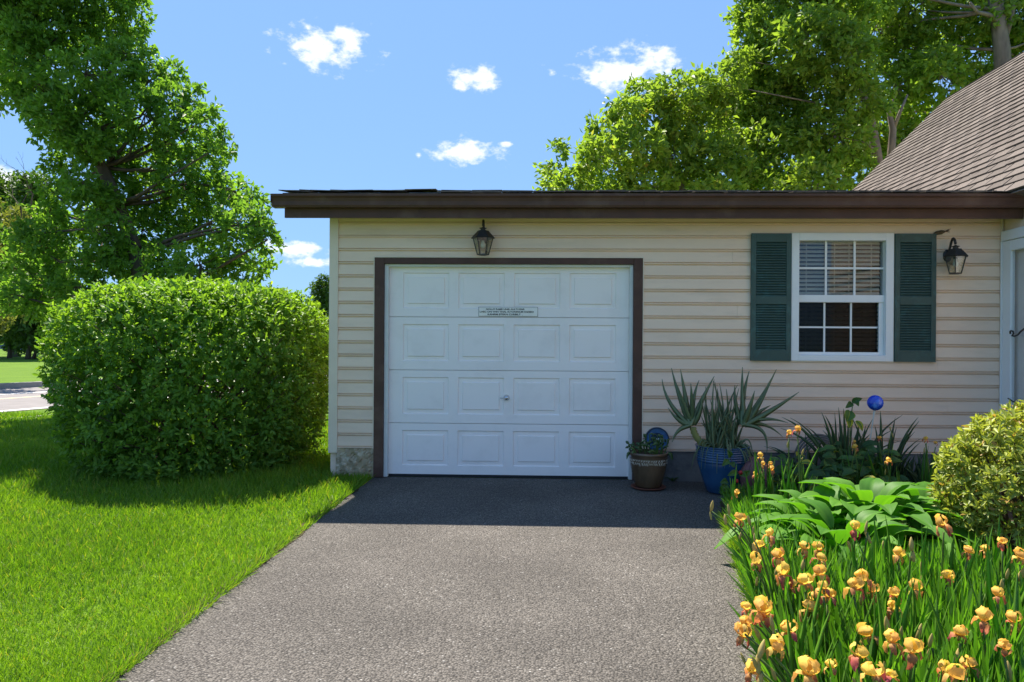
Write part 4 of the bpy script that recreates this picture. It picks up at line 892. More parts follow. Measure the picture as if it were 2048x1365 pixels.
local(MB().lathe([(0, 0), (rimR*.86, 0)], (px_c, AY, .012+H*.90), 24).build('soil', 'soil', None), AL)
pc = Vector((px_c, AY, .012+H*.9))
def aloe_leaf(b, tip, w, arch, tone, wtip=.1, dy=0.0):
    b = Vector(b); tip = Vector(tip)+Vector((0, dy, 0)); m_ = (b+tip)/2 + Vector(arch)
    path = bez(b, m_, tip, 10); ws = [w*(1-(i/9)**1.35)*(.75+.25*min(1, i/2)) + .004 for i in range(10)]
    addleaf('leaf', strap(path, ws, w*.28, 'leaf', 'leaf_aloe', tone=tone, keel=.45, n=(G.uniform(-.2, .2), -1, .6)), AL)
def AT(u, v, dy=0): return at(u, v, AY+dy)
cL = AT(1384, 850, -.08)
for (u, v, w, ar, dy) in [(1326, 759, .055, (-.10, 0, -.02), .05), (1347, 737, .058, (-.03, 0, .02), .10), (1361, 739, .058, (.0, 0, .02), .0), (1396, 760, .05, (-.03, 0, .06), -.05), (1432, 753, .055, (.0, 0, .03), .06), (1333, 814, .06, (-.02, 0, -.05), -.08), (1340, 882, .05, (-.05, 0, .06), -.1), (1350, 770, .06, (-.02, -.03, .0), -.12), (1375, 765, .06, (.0, -.04, .02), -.14), (1398, 790, .055, (.04, -.03, .0), -.1)]:
    aloe_leaf(cL+Vector((G.uniform(-.02, .02), G.uniform(-.02, .02), 0)), AT(u, v), w, ar, G.uniform(.35, .85), dy=dy)
cR = AT(1487, 850, -.06)
for (u, v, w, ar, dy) in [(1490, 735, .055, (-.02, 0, .0), .08), (1505, 743, .055, (-.03, 0, .03), .1), (1553, 739, .058, (.0, 0, -.06), .0), (1537, 767, .058, (.0, 0, -.04), -.05), (1592, 783, .07, (-.02, 0, -.04), -.08), (1569, 844, .05, (.0, 0, .09), -.1), (1567, 876, .05, (.02, 0, .13), .0), (1523, 903, .045, (.13, 0, .13), -.15), (1500, 780, .06, (.0, -.04, .0), -.14), (1470, 770, .055, (-.04, 0, .02), .0), (1545, 812, .055, (.0, 0, .03), .05)]:
    aloe_leaf(cR+Vector((G.uniform(-.02, .02), G.uniform(-.02, .02), 0)), AT(u, v), w, ar, G.uniform(.35, .85), dy=dy)
for i in range(64):       # the crowded middle: narrow leaves rising out of the pot
    b = pc+Vector((G.uniform(-.6, .6)*rimR, G.uniform(-.55, .4)*rimR, 0)); u = G.uniform(1395, 1500); v = G.uniform(755, 850) if i < 36 else G.uniform(820, 880)
    tip = AT(u, v, G.uniform(-.2, .12)); tip.x = tip.x*.75+b.x*.25+G.uniform(-.05, .05); aloe_leaf(b, tip, G.uniform(.022, .036), (G.uniform(-.06, .06), G.uniform(-.05, .03), G.uniform(.0, .08)), G.uniform(.2, 1))
for i in range(22):       # drooping leaves over the rim
    a = G.uniform(-2.9, -.25); b = pc+Vector((math.cos(a)*rimR*.55, math.sin(a)*rimR*.55, .02)); R2 = rimR*G.uniform(1.08, 1.45); tip = pc+Vector((math.cos(a)*R2, math.sin(a)*R2*1.0, G.uniform(-.22, .02)))
    aloe_leaf(b, tip, G.uniform(.014, .024), (math.cos(a)*.05, math.sin(a)*.05, G.uniform(.16, .26)), G.uniform(.3, 1))
st = MB(); path = bez(AT(1386, 855, -.06), AT(1388, 880, -.06), pc+Vector((-rimR*.45, -.06, .0)), 16); st.tube(path, [.026+.007*(i % 2) for i in range(16)], 8); local(st.build('stem', 'curl' if 'curl' in M else 'bud', None, True), AL)

# ------------------------------------------------------------------ brown pot with succulents
BY = 6.86; bl_, br_ = at(1258, 915, BY).x, at(1336, 915, BY).x; bc = (bl_+br_)/2; bR = (br_-bl_)/2; bz = at(1297, 909, BY-bR).z; bH = bz-.03
BP = thing('potted_succulent', 'small brown glazed pot of succulents on a terracotta saucer beside the garage door', 'potted plant', (bc, BY, .008))
local(MB().lathe([(0, 0), (bR*.74, 0), (bR*.86, .022), (bR*.90, .024), (bR*.90, .018), (bR*.76, .006)], (bc, BY, .008), 32).build('saucer', 'terracotta', None, True), BP)
prof = [(0, 0), (.62, 0), (.68, .03), (.86, .42), (.95, .66), (.975, .80), (.96, .88), (.985, .90), (1.02, .92), (1.02, .98), (.99, 1.0), (.90, 1.0), (.86, .92), (0, .90)]
pot2 = local(MB().lathe([(r*bR, z*bH) for r, z in prof], (bc, BY, .028), 36).build('pot', 'brownglaze', None, True), BP)
gl_ = M['vinyl']
for row, (zf, n_, ln) in enumerate(((.82, 24, .024), (.735, 24, .026))):   # pale drip marks of the glaze
    for k in range(n_):
        a = -math.pi+math.pi*k/n_+.05*row+G.uniform(-.02, .02); rr_ = bR*(.977 if row == 0 else .965); L_ = ln*G.uniform(.5, 1.2); z = .028+bH*zf
        d = Vector((math.cos(a), math.sin(a), 0)); t_ = Vector((-d.y, d.x, 0)); p = Vector((bc, BY, z))+d*(rr_+.0025)
        sl_ = t_*.006*(1 if row == 0 else -1)
        mk = MB().add([p-t_*.0042+sl_, p+t_*.0042+sl_, p+t_*.0016-sl_+Vector((0, 0, -L_))-d*.002, p-t_*.0022-sl_+Vector((0, 0, -L_))-d*.002], [(0, 1, 2, 3)])
        local(mk.build('glaze_mark', 'blind', None), BP)
local(MB().lathe([(0, 0), (bR*.88, 0)], (bc, BY, .028+bH*.93), 20).build('soil', 'soil', None), BP)
for i in range(70):
    a = G.uniform(0, 6.28); rr_ = bR*math.sqrt(G.random())*.95; grp = G.random()
    b = Vector((bc+rr_*math.cos(a), BY+rr_*math.sin(a)*.9, .028+bH*.94)); hh = .17*(1 if b.x > bc-.02 else .55)
    tip = b+Vector((math.cos(a)*G.uniform(.0, .05), math.sin(a)*.04, G.uniform(.25, 1)*hh)); p2 = tip+Vector((G.uniform(-.06, .06), G.uniform(-.05, .02), G.uniform(-.02, .045)))
    m_ = (tip+p2)/2+Vector((0, 0, .012)); path = bez(tip, m_, p2, 5); wv = G.uniform(.022, .038)
    addleaf('leaf', strap(path, [.006, wv*.8, wv, wv*.7, .004], .008, 'leaf', 'leaf_succ', tone=G.random()**1.3*.95, n=(0, -.6, .8), keel=.25), BP)
    if i % 3 == 0: local(MB().tube([b-Vector((0, 0, .02)), tip], .005, 5).build('stem', 'petiole', None), BP)
for i in range(3):
    a = -.4+G.uniform(-.3, .3) if i < 2 else math.pi+.3; b = Vector((bc+bR*1.0*math.cos(a), BY+bR*math.sin(a), .03+bH*.98)); path = bez(b, b+Vector((.03*math.cos(a), -.01, .01)), b+Vector((.04*math.cos(a), -.02, -.06)), 5)
    addleaf('leaf', strap(path, [.008, .026, .03, .02, .004], .008, 'leaf', 'leaf_succ', tone=.4, n=(0, -1, .2)), BP)
# weed at the pot's foot
def tuft(name, label, cat, c, n_, L0, L1, w, m, spread=.03, group=None, up=.8):
    t = thing(name, label, cat, c, group)
    for i in range(n_):
        a = G.uniform(0, 6.28); L_ = G.uniform(L0, L1); d = Vector((math.cos(a), math.sin(a), 0)); b = Vector(c)+d*G.uniform(0, spread)
        path = bez(b, b+d*L_*.3+Vector((0, 0, L_*up)), b+d*L_*.8+Vector((0, 0, L_*G.uniform(.2, up))), 6); ww = w*G.uniform(.7, 1.2)
        addleaf('leaf', strap(path, [ww*.3, ww*.8, ww, ww*.85, ww*.5, .002], .002, 'leaf', m, tone=G.random(), n=(0, 0, 1)), t)
    return t
cw_ = onz(1348, 968); tuft('weed', 'small green weed on the asphalt beside the brown pot', 'weed', (cw_.x, cw_.y+.1, .006), 14, .05, .10, .03, 'leaf_shade')
# blue round plaque leaning on the siding
pcx = at(1314, 879, WY-.05); PR = at(1338, 874, WY-.05).x-pcx.x
PQ = thing('garden_plaque', 'round blue mosaic plaque leaning on the siding behind the brown pot', 'plaque', (pcx.x, WY-.05, .01))
def ringm(r0_, r1_, y0, y1, cx, cz, n_=36, a0=0, a1=2*math.pi):
    mb = MB(); vs2 = []
    for i in range(n_+1):
        a = a0+(a1-a0)*i/n_; c_, s_ = math.cos(a), math.sin(a); vs2 += [(cx+r0_*c_, y0, cz+r0_*s_), (cx+r1_*c_, y0, cz+r1_*s_), (cx+r1_*c_, y1, cz+r1_*s_), (cx+r0_*c_, y1, cz+r0_*s_)]
    return mb.add(vs2, [(i*4+j, i*4+(j+1) % 4, (i+1)*4+(j+1) % 4, (i+1)*4+j) for i in range(n_) for j in range(4)])
pz = pcx.z
local(ringm(PR-.012, PR, WY-.062, WY-.028, pcx.x, pz).build('rim', 'darkblue', None), PQ); local(ringm(PR*.55, PR-.0125, WY-.055, WY-.03, pcx.x, pz).build('band', 'blueplate', None), PQ); local(ringm(0.0, PR*.545, WY-.050, WY-.03, pcx.x, pz).build('centre', 'darkblue', None), PQ)
local(ringm(PR*.2, PR*.34, WY-.054, WY-.051, pcx.x+.01, pz-.03, 16, .4, 2.4).build('crescent', 'vinyl', None), PQ)
local(MB().box(pcx.x-.03, pcx.x+.03, WY-.052, WY-.036, .006, pz-PR+.004).build('foot', 'darkblue', None), PQ)

# ------------------------------------------------------------------ bed things near the wall
def gz(x, y): return .010+.075*min(1, (x-bedx(y))/(4.565-bedx(y))*6)*min(1, (7.3-y)*3) - .006
# ribbed clay jar
jp = at(1513, 950, 6.35); JY = 6.35; jz = gz(jp.x, JY)
CJ = thing('clay_jar', 'small dark red ribbed clay jar beside the blue pot', 'jar', (jp.x, JY, jz))
n_ = 64; lv = [(.0, 0), (.075, 0), (.115, .05), (.125, .10), (.115, .155), (.08, .195), (.06, .205), (.065, .225), (.055, .225), (.05, .205)]
jt = at(1513, 916, JY).z-jz; vs2 = [(jp.x+r*(1+(.10*math.cos(16*2*math.pi*k/n_) if .02 < z < .2 else 0))*math.cos(2*math.pi*k/n_), JY+r*(1+(.10*math.cos(16*2*math.pi*k/n_) if .02 < z < .2 else 0))*math.sin(2*math.pi*k/n_), jz+z/.225*jt) for r, z in lv for k in range(n_)]
local(MB().add(vs2, [(i*n_+k, i*n_+(k+1) % n_, (i+1)*n_+(k+1) % n_, (i+1)*n_+k) for i in range(len(lv)-1) for k in range(n_)]).build('jar_body', 'clayred', None, True), CJ)
local(MB().lathe([(0, 0), (.058, 0)], (jp.x, JY, jz+jt*.93), 20).build('mouth', 'ink', None), CJ)
# cobalt glass ball on a stake
OY_ = 6.25; oc = at(1750.5, 806, OY_); OR = at(1766, 806, OY_).x-oc.x; sb0 = at(1724, 935, OY_); sb0.z = gz(sb0.x, OY_)-.03
GB = thing('glass_ball', 'cobalt blue glass ball on a thin stake in front of the siding', 'garden ornament', sb0)
prof = [(0, -1.04), (.25, -1.0)]+[(math.cos(R(a)), math.sin(R(a))) for a in range(-65, 91, 9)]
local(MB().lathe([(max(r, 0)*OR, z*OR) for r, z in prof], oc, 32).build('ball', 'cobalt', None, True), GB)
local(MB().tube([oc+Vector((-.004, 0, -OR*.98)), oc+Vector((-.014, 0, -OR*1.9)), sb0], [.011, .0055, .0045], 8).build('stake', 'whitestake', None, True), GB)
# old hose coil
hc = at(1640, 905, 6.95); HC = thing('hose_coil', 'dull grey coil of garden hose against the siding behind the flowers', 'hose', (hc.x, 6.95, gz(hc.x, 6.95)))
hm = MB()
for i in range(5):
    rr_ = .21-.018*i; zc = gz(hc.x, 6.95)+.013+.21
    hm.tube([(hc.x+rr_*math.cos(a*math.pi/18), 7.0-.02*i+.01*math.sin(a*.5), zc+rr_*math.sin(a*math.pi/18)) for a in range(37)], .011, 6, False)
local(hm.build('coil', 'hose', None, True), HC)

# strap-leaved lily clump
def clump(name, label, cat, c, n_, H0, H1, w, m, fan=.55, parent=None, group=None, droop=.5, tone=(0, 1), hup=1.0):
    t = thing(name, label, cat, c, group)
    for i in range(n_):
        a = G.uniform(0, 6.283); L_ = G.uniform(H0, H1); s = G.random()**.8*fan; d = Vector((math.cos(a), math.sin(a)*.7, 0)); b = Vector(c)+d*G.uniform(0, .10)
        tip = b+d*L_*s+Vector((0, 0, L_*(1-.55*s*s*droop*2)*hup)); m_ = b+d*L_*s*.25+Vector((0, 0, L_*.62)); path = bez(b, m_, tip, 8); ww = w*G.uniform(.7, 1.2)
        addleaf('leaf', strap(path, [ww*.7, ww*.95, ww, ww, ww*.9, ww*.7, ww*.42, .002], .003, 'leaf', m, tone=tone[0]+(tone[1]-tone[0])*G.random(), n=(G.uniform(-.5, .5), -1, .2), keel=.35), t)
    return t
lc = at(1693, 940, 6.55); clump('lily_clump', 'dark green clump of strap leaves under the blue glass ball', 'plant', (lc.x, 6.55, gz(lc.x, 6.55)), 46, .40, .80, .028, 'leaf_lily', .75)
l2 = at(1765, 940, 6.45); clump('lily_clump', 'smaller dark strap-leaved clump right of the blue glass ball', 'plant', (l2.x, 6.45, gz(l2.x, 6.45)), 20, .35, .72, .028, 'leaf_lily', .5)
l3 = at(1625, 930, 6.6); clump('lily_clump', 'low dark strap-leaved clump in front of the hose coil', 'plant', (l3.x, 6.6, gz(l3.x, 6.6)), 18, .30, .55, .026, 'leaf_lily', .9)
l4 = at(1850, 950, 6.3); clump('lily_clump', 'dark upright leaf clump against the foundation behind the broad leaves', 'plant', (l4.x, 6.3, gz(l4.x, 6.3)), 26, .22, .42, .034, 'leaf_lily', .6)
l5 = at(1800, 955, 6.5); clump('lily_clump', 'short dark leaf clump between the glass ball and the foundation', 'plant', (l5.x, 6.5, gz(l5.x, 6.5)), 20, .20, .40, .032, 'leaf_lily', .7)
# leafy plants in the shade strip
def broadleaf(path_base, tip, w, m, par, tone, n=(0, -.5, 1), name='leaf', cup=.28, fold=.0):
    """broad pointed leaf with a midrib, built from a curved grid"""
    b, t_ = Vector(path_base), Vector(tip); L_ = (t_-b).length; ax = (t_-b).normalized(); N_ = Vector(n); S = ax.cross(N_).normalized(); N_ = S.cross(ax); V = []; K = 9
    for i in range(K):
        f = i/(K-1); ww = w*(math.sin(math.pi*min(1, (f*.93+.05))**.80))**.85 if i < K-1 else .001
        c = b+ax*L_*f + N_*(L_*.16*math.sin(math.pi*f)-L_*.10*f*f)
        rip = .03*w*math.sin(f*14+w*90)
        for j in range(9):
            sx = (j-4)/4; V.append(c+S*sx*ww*.5+N_*(cup*ww*abs(sx)**1.5*.5+(rip if abs(sx) == 1 else 0)-(0.0 if sx else .006)+(.016*ww if j % 2 else 0)))
    mb = MB(); mb.v = [tuple(v) for v in V]; mb.f = [(i*9+j, i*9+j+1, (i+1)*9+j+1, (i+1)*9+j) for i in range(K-1) for j in range(8)]
    me = mb.mesh('leaf', M[m], True); tn = np.full(len(V), tone); tn[4::9] = min(1, tone+.3); tn[0::9] = min(1, tone+.25); tn[8::9] = min(1, tone+.25); tn[3::9] = max(0, tone-.1); tn[5::9] = max(0, tone-.1); settone(me, tn)
    return addleaf(name, me, par)
def leafy(name, label, c, H_, Rd, n_, L_, w, m, cat='plant', group=None, tone=(0, 1)):
    t = thing(name, label, cat, c, group); sm = MB()
    for k in range(max(3, n_//6)):
        a = G.uniform(0, 6.28); q_ = Vector(c)+Vector((math.cos(a)*Rd*G.uniform(.2, .7), math.sin(a)*Rd*G.uniform(.2, .7), H_*G.uniform(.6, 1))); sm.tube([Vector(c)-Vector((0, 0, .02)), Vector(c).lerp(q_, .5)+Vector((0, 0, .04)), q_], [.006, .005, .003], 5)
    local(sm.build('stems', 'petiole', None), t)
    for i in range(n_):
        a = G.uniform(0, 6.283); rr_ = Rd*math.sqrt(G.random())*.8; z = H_*G.uniform(.2, 1); b = Vector(c)+Vector((rr_*math.cos(a), rr_*math.sin(a), z)); d = Vector((math.cos(a+G.uniform(-.6, .6)), math.sin(a+G.uniform(-.6, .6)), G.uniform(-.35, .35))).normalized(); l_ = L_*G.uniform(.7, 1.15)
        broadleaf(b, b+d*l_, w*G.uniform(.8, 1.1), m, t, tone[0]+(tone[1]-tone[0])*G.random()**1.4, n=(G.uniform(-.4, .4), -.5+G.uniform(-.3, .3), .8))
    return t
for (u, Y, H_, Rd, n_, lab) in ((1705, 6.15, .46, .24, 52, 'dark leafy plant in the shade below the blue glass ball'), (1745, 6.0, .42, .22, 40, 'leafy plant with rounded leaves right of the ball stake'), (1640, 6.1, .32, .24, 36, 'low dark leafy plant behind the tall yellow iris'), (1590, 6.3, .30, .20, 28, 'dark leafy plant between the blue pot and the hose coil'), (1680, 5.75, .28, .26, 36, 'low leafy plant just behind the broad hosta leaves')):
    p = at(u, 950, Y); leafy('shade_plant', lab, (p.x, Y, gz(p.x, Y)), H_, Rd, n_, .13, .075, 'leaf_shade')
yl = at(1700, 845, 6.1); yp = thing('yellowing_sprout', 'thin shoot with a few yellow leaves left of the blue glass ball', 'plant', (yl.x, 6.1, gz(yl.x, 6.1)))
top = at(1706, 798, 6.1); local(MB().tube([(yl.x, 6.1, gz(yl.x, 6.1)-.02), at(1700, 860, 6.1), at(1704, 820, 6.1), top], [.006, .005, .004, .003], 6).build('stem', 'petiole', None), yp)
for (u, v, du, dv, w, tn) in ((1704, 805, 20, -8, .05, .3), (1704, 806, -12, 10, .05, .4), (1706, 800, 12, 12, .05, .5), (1700, 822, -6, 22, .09, .9), (1697, 838, 2, 18, .06, 1.0), (1712, 842, 14, 20, .05, 1.0)):
    broadleaf(at(u, v, 6.08), at(u+du, v+dv, 6.04), w, 'leaf_shade', yp, tn, n=(0, -1, .4))
# rose shoot by the pot
rs0 = onz(1475, 1000); RS_ = thing('rose_shoot', 'thin rose shoot with round leaves and two red buds beside the blue pot', 'plant', (1.62, 6.05, gz(1.62, 6.05)))
rp_ = [Vector((1.62, 6.05, gz(1.62, 6.05)-.02)), at(1487, 965, 6.08), at(1472, 938, 6.08), at(1460, 915, 6.08)]
local(MB().tube(rp_, [.005, .0045, .004, .003], 6).build('stem', 'twig', None), RS_)
for (u, v, du, dv) in ((1460, 915, -4, -14), (1457, 920, -12, 12), (1462, 925, 6, 10), (1474, 945, -18, 6), (1478, 946, 14, 8), (1455, 962, -14, 4), (1450, 968, -6, 10), (1446, 975, -4, 12), (1490, 950, 10, -8)):
    broadleaf(at(u, v, 6.07), at(u+du, v+dv, 6.03), .05, 'leaf_shade', RS_, G.uniform(.4, .9), n=(0, -1, .5))
for (u, v) in ((1481, 946), (1473, 963)):
    b = at(u, v, 6.04); local(MB().lathe([(0, -.016), (.012, -.012), (.017, 0), (.013, .014), (.004, .018)], b, 10).build('bud', 'redpetal', None, True), RS_)

# ------------------------------------------------------------------ hostas
def hosta(label, u, v, Y, n_, Rd, H_, L_, w):
    p = at(u, v, Y); c = Vector((p.x, Y, gz(p.x, Y))); t = thing('hosta', label, 'hosta', c, 'hostas in the flower bed')
    for i in range(n_):
        f = (i+.5)/n_; a = i*2.39996+G.uniform(-.25, .25); out = .25+.75*f; l_ = L_*(.75+.35*f)*G.uniform(.85, 1.1)
        knee = c+Vector((math.cos(a)*Rd*out*.62, math.sin(a)*Rd*out*.62, H_*(1.05-.62*f)*G.uniform(.85, 1.1))); d = Vector((math.cos(a), math.sin(a), .75-1.0*f+G.uniform(-.1, .1))).normalized()
        path = bez(c+Vector((math.cos(a)*.02, math.sin(a)*.02, -.02)), c+Vector((math.cos(a)*.05, math.sin(a)*.05, H_*.6)), knee, 6)
        me = strap(path, [.014, .012, .011, .010, .010, .012], .006, 'petiole', 'leaf_hosta', tone=.6, keel=.5, n=(-math.cos(a), -math.sin(a), .3)); addleaf('petiole', me, t)
        broadleaf(knee, knee+d*l_, w*l_/L_*G.uniform(.9, 1.1), 'leaf_hosta', t, G.uniform(.1, .7), n=(-math.cos(a)*.5, -math.sin(a)*.5, .9), cup=.22)
hosta('large broad-leaved hosta in the middle of the bed', 1735, 1090, 4.62, 46, .56, .29, .34, .20)
hosta('broad-leaved hosta at the driveway side of the hosta group', 1640, 1110, 4.5, 32, .46, .24, .32, .18)
hosta('broad-leaved hosta tucked against the yellow-green shrub', 1850, 1090, 4.85, 30, .44, .25, .30, .18)
hosta('low hosta at the front of the hosta group behind the irises', 1690, 1150, 4.1, 28, .44, .24, .30, .17)

# ------------------------------------------------------------------ yellow-green shrub at the right edge
def shrub():
    Y = 4.45; c0 = at(2062, 960, Y); c = Vector((c0.x, Y, .06)); t = thing('azalea_shrub', 'rounded yellow-green shrub at the right edge of the bed', 'shrub', c)
    topz = at(2000, 812, Y).z; Rx = c.x-at(1888, 950, Y).x; n_ = 1500; d = randdir(n_*2); d = d[d[:, 2] > -.55][:n_]; n_ = len(d); zc = .50; rz_ = topz-zc+.0
    rad = 1-rng.random((n_, 1))**1.8*.35; lump = 1+.07*np.sin(d[:, :1]*9+1)*np.sin(d[:, 2:]*8)
    T = np.array([c.x, c.y, zc]) + d*rad*lump*np.array([Rx, Rx*.95, rz_]); T[:, 2] = np.maximum(T[:, 2], .08)
    D = nrm(d+np.array([0, 0, .5])+randdir(n_)*.35); per = 9
    P = np.repeat(T, per, 0)-np.repeat(D, per, 0)*rng.uniform(0, .03, (n_*per, 1)); A = nrm(np.repeat(D, per, 0)*.55+randdir(n_*per)*.95); N_ = nrm(np.repeat(D, per, 0)+randdir(n_*per)*.5)
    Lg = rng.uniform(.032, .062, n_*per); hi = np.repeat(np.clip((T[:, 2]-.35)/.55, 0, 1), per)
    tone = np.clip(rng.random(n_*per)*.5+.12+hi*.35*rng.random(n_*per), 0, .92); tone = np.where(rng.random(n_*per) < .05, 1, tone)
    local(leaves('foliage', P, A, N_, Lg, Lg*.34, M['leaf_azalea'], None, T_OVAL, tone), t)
    br = MB()
    for i in range(46):
        q_ = Vector(T[i*7 % n_]); m_ = c.lerp(q_, .5)+Vector((0, 0, .05)); br.tube([c+Vector((G.uniform(-.06, .06), G.uniform(-.06, .06), -.05)), m_, q_], [.011, .008, .003], 5, False)
    local(br.build('branches', 'twig', None), t)
shrub()

# ------------------------------------------------------------------ irises
LEAFV = []
for i in range(8):
    hh = .27+.025*i; bd = G.uniform(-.05, .05); path = bez((0, 0, -.03), (bd*.2, .01, hh*.6), (bd+.02, .04+.02*(i % 3), hh), 7); w = .021+.001*(i % 4)
    LEAFV.append(strap(path, [w*.9, w, w, w*.95, w*.8, w*.5, .002], .0025, 'leaf', 'leaf_iris', tone=.12*i, keel=.15, n=(0, 1, .1)))
def petal(kind, sd):
    g2 = random.Random(sd); V = []; K, J = 7, 5; tn = []
    for i in range(K):
        f = i/(K-1)
        if kind == 'standard':   # upright, closing into a dome
            z = .066*f**.85; r_ = .005+.029*math.sin(math.pi*min(1, f*.98))**.9; w = .064*math.sin(math.pi*min(1, .10+f*.78))**.7
        else:                    # fall, arching out and down
            r_ = .008+.046*math.sin(f*1.75); z = .014*math.sin(f*3.0)-.056*f*f; w = .040*math.sin(math.pi*min(1, .12+f*.83))**.8
        for j in range(J):
            s = (j-2)/2; ruf = (.010 if abs(s) == 1 else .005)*math.sin(j*2.1+i*1.9+sd*1.3)*f; cup = -.010*s*s if kind == 'standard' else -.008*s*s
            V.append((s*w*.5, r_+cup*(1 if kind == 'standard' else .2)+ruf, z+(ruf if kind != 'standard' else ruf*.5)+(-.006*s*s if kind != 'standard' else 0))); tn.append(.5+.35*math.sin(sd+j)*.5 if kind == 'standard' else (1-f)*.7+(.45 if sd % 2 else 0)+g2.uniform(-.1, .1))
    mb = MB(); mb.v = V; mb.f = [(i*J+j, i*J+j+1, (i+1)*J+j+1, (i+1)*J+j) for i in range(K-1) for j in range(J-1)]
    me = mb.mesh('petal', M['petal' if kind == 'standard' else 'fall'], True); settone(me, np.array(tn, np.float32)); return me
PST = [petal('standard', s) for s in range(4)]; PFL = [petal('fall', s+10) for s in range(4)]
ovm = MB().lathe([(0, -.045), (.006, -.043), (.009, -.02), (.008, 0), (.004, .012), (0, .014)], n=10).mesh('spathe', M['bud'], True); settone(ovm, .25)
budm = []
for (r_, h_) in ((.0075, .042), (.0095, .046), (.006, .036)):
    b_ = MB().lathe([(0, -.012), (r_*.7, -.008), (r_, h_*.3), (r_*.75, h_*.65), (r_*.25, h_*.95), (0, h_)], n=10).mesh('bud', M['bud'], True); settone(b_, r_*60); budm.append(b_)
def iris(P, kind, label, group, lean=None, leafn=5, scl=1.0, hbase=None, leafscale=1.0):
    """P: position of the bloom; the plant's foot stands on the bed below it"""
    P = Vector(P); lean = lean or Vector((G.uniform(-.04, .04), G.uniform(-.03, .05), 0)); fx, fy = P.x+lean.x, P.y+lean.y; fx = max(fx, bedx(fy)+.03); z0 = gz(fx, fy)
    foot = Vector((fx, fy, z0)); t = thing('iris', label, 'iris', foot, group)
    st_ = bez(Vector((0, 0, -.03)), Vector((0, 0, (P.z-z0)*.6)), P-foot-Vector((0, 0, .03)), 7); sm = MB().tube(st_, [.006, .0055, .005, .005, .0045, .004, .004], 6).mesh('stem', M['petiole'], True); settone(sm, G.random()); link('stem', sm, t)
    for k in range(leafn):
        o = link('leaf', LEAFV[G.randrange(8)], t); o.location = (G.uniform(-.06, .06), G.uniform(-.05, .05), 0); o.rotation_euler = (G.uniform(-.16, .16), G.uniform(-.22, .22), G.uniform(0, 6.28)); s = G.uniform(.8, 1.2)*leafscale; o.scale = (1, 1, s)
    if kind == 'bloom':
        f = link('flower', ovm, t); f.location = P-foot; f.rotation_euler = (G.uniform(-.35, .25), G.uniform(-.3, .3), G.uniform(0, 6.28)); s = scl*G.uniform(.88, 1.12); s *= .60*(.72 if G.random() < .2 else 1); f.scale = (s*G.uniform(.85, 1.1), s*G.uniform(.85, 1.1), s*G.uniform(.85, 1.15))
        for k in range(3):
            o = link('petal', PST[G.randrange(4)], f); o.rotation_euler = (G.uniform(-.5, .12), G.uniform(-.1, .1), k*2.094+G.uniform(-.2, .2)); q9 = G.uniform(.85, 1.15); o.scale = (G.uniform(.85, 1.15), 1, q9)
            o = link('petal', PFL[G.randrange(4)], f); o.rotation_euler = (G.uniform(-.5, .3), G.uniform(-.2, .2), k*2.094+1.047+G.uniform(-.2, .2)); q9 = G.uniform(.75, 1.15); o.scale = (q9, q9, q9)
    if kind == 'bud' or G.random() < .45:
        for k in range(1 if kind != 'bud' else 2):
            o = link('bud', budm[G.randrange(3)], t); q_ = P-foot
            o.location = q_+Vector((G.uniform(-.012, .012), G.uniform(-.01, .01), -.02-.05*k)) if kind == 'bud' else q_+Vector((G.uniform(-.02, .02), G.uniform(-.01, .01), -.09)); o.rotation_euler = (G.uniform(-.3, .3), G.uniform(-.45, .45), 0); s = G.uniform(.85, 1.2); o.scale = (s, s, s)
    return t
crop = [(255,255),(440,360),(375,425),(495,490),(655,435),(750,445),(760,510),(978,315),(1255,485),(1540,290),(1690,460),(1800,450),(1910,400),(2020,490),(765,600),(590,680),(665,660),(780,690),(735,760),(805,740),(685,820),(975,690),(1025,630),(1085,710),(1220,820),(1225,735),(295,820),(380,830),(415,855),(285,920),(270,990),(565,965),(1060,990),(1215,1030),(1345,1085),(320,1215),(680,1230),(830,1190),(1095,1230),(1200,1250),(1790,890),(1925,1060),(1540,1220),(1620,1250),(350,520),(530,600),(1000,1120),(1700,1180),(1640,980),(1560,620),(1880,740),(1980,900),(480,1060),(1360,700)]
budc = [(170,180),(320,250),(350,350),(65,160),(480,560),(1060,290),(1130,420),(1340,400),(1400,540),(1335,480),(1390,960),(1470,1010),(1180,910),(1140,930),(370,1060),(385,1150),(480,890),(1250,960),(1810,670),(1920,580)]
ord_ = ['first', 'second', 'third', 'fourth', 'fifth', 'sixth', 'seventh', 'eighth', 'ninth', 'tenth', 'eleventh', 'twelfth', 'thirteenth', 'fourteenth', 'fifteenth', 'sixteenth', 'seventeenth', 'eighteenth', 'nineteenth', 'twentieth', 'twenty-first', 'twenty-second', 'twenty-third']
def bands(lst, zf):
    pts = []
    for (x, y) in lst:
        u, v = 1400+x/3.16, 960+y/3.16; pts.append((u, v, onz(u, v, zf(v))))
    return pts
def zbloom(v): return .40+.05*math.sin(v*.7)+(.10 if v < 1090 else 0)
rows = [(0, 1090, 'in the back row by the hosta leaves'), (1090, 1160, 'in the upper middle of the iris patch'), (1160, 1210, 'in the middle of the iris patch'), (1210, 1290, 'in the lower middle of the iris patch'), (1290, 1500, 'in the front row nearest the viewer')]
for kind, lst in (('bloom', crop), ('bud', budc)):
    pts = bands(lst, zbloom)
    for lo_, hi_, where in rows:
        rw = sorted([p for p in pts if lo_ <= p[1] < hi_], key=lambda p: p[0])
        for i, (u, v, p) in enumerate(rw):
            lab = ('open yellow iris ' if kind == 'bloom' else 'unopened pale iris bud ')+where+', '+(ord_[i]+' from the driveway' if len(rw) > 1 else 'between the blooms')
            iris(p, kind, lab, 'irises in the sunny bed')
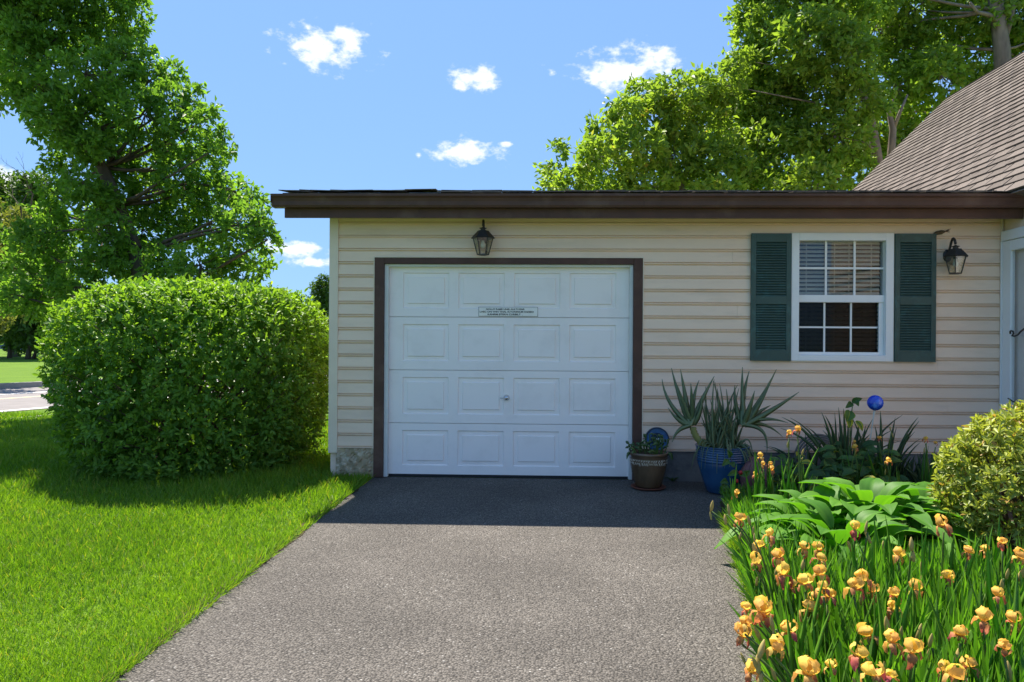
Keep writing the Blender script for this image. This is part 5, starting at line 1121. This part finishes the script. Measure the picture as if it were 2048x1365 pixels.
shade = [(1578, 869, 5.3, 'bloom', 'tall yellow iris bloom in front of the siding, left of its twin'), (1595, 862, 5.3, 'bloom', 'tall yellow iris bloom in front of the siding, right of its twin'), (1521, 915, 5.6, 'bloom', 'yellow iris bloom in front of the ribbed clay jar'), (1527, 931, 5.5, 'bloom', 'small yellow iris bloom at the clay jar, left of a pair'), (1541, 929, 5.5, 'bloom', 'yellow iris bloom right of the clay jar, upper of a pair'), (1543, 941, 5.45, 'bloom', 'orange-yellow iris bloom right of the clay jar, lower of a pair'), (1511, 951, 5.35, 'bloom', 'golden iris bloom below the clay jar'), (1471, 989, 5.1, 'bloom', 'orange iris bloom at the asphalt corner below the blue pot'), (1601, 903, 5.5, 'bud', 'yellow iris bud below the tall pair of irises'),
         (1708, 885, 5.9, 'bloom', 'small shaded yellow iris left of the ball stake, upper of two'), (1710, 897, 5.85, 'bloom', 'small shaded yellow iris left of the ball stake, lower of two'), (1758, 878, 5.9, 'bloom', 'orange-yellow iris right of the ball stake'), (1783, 855, 5.9, 'bud', 'half-open iris bud right of the blue glass ball'), (1776, 924, 5.6, 'bloom', 'ruffled golden iris just above the hosta leaves'), (1851, 880, 5.8, 'bloom', 'yellow iris with dark fall petal near the shrub, left of a pair'), (1871, 887, 5.8, 'bloom', 'yellow iris near the shrub, right of a pair'), (1887, 911, 5.2, 'bloom', 'orange iris against the side of the yellow-green shrub')]
for (u, v, Y, kind, lab) in shade:
    iris(at(u, v, Y), kind, lab, 'irises near the wall', leafn=6, scl=.82, leafscale=1.15)
# mass of iris leaves between the stems
def iris_mass():
    k = 3000; y = rng.uniform(1.7, 3.72, k*2); x0 = np.array([bedx(v) for v in y]); x = x0+.03+rng.random(k*2)*(2.75-x0); k = len(x)
    # tufted: pull leaves towards fan centres
    cx_ = np.round(x/.13)*.13+.05*np.sin(np.round(y/.12)*7); cy = np.round(y/.12)*.12; x = x*.45+cx_*.55; y = y*.45+cy*.55
    x = np.maximum(x, np.array([bedx(v) for v in y])+.02)
    P = np.stack([x, y, np.full(k, .05)], 1); ln = rng.normal(size=(k, 3))*.20; ln[:, 2] = 1; ln[:, 0] -= .05+.35*np.clip(.25-(x-np.array([bedx(v) for v in y])), 0, .25)/.25
    az = rng.random(k)*6.28; N_ = np.stack([np.cos(az), np.sin(az), .1*np.ones(k)], 1)
    L_ = rng.uniform(.20, .40, k); o = leaves('iris_foliage', P, ln, N_, L_, rng.uniform(.013, .024, k), M['leaf_iris'], None, T_LONG, np.clip(rng.normal(.45, .25, k), 0, 1), bend=rng.uniform(-.4, .9, k))
    tag(o, 'dense sword-shaped green iris leaves filling the sunny bed', 'foliage', kind='stuff')
    k = 1500; y = rng.uniform(3.6, 6.2, k); x0 = np.array([bedx(v) for v in y]); x = x0+.03+np.abs(rng.normal(0, .22, k)); P = np.stack([x, y, np.full(k, .05)], 1); ln = rng.normal(size=(k, 3))*.3; ln[:, 2] = 1; ln[:, 0] -= .2
    az = rng.random(k)*6.28; N_ = np.stack([np.cos(az), np.sin(az), .1*np.ones(k)], 1)
    o = leaves('iris_foliage', P, ln, N_, rng.uniform(.16, .36, k)*np.interp(y, [4.6, 5.6], [1, .55]), rng.uniform(.010, .018, k), M['leaf_iris'], None, T_LONG, np.clip(rng.normal(.4, .25, k), 0, 1), bend=rng.uniform(.2, 1.6, k)); tag(o, 'arching green leaves along the driveway edge of the bed', 'foliage', kind='stuff')
    k = 2600; y = rng.uniform(4.3, 7.1, k); x = np.array([bedx(v) for v in y])+.05+rng.random(k)*1.9; P = np.stack([x, y, np.full(k, .07)+rng.random(k)*.06], 1)
    o = leaves('ground_cover', P, randdir(k)*np.array([1, 1, .4])+np.array([0, 0, .25]), np.array([0, 0, 1.0])+randdir(k)*.5, rng.uniform(.05, .10, k), rng.uniform(.03, .05, k), M['leaf_shade'], None, T_OVAL); tag(o, 'low dark leafy ground cover between the bed plants', 'foliage', kind='stuff')
iris_mass()
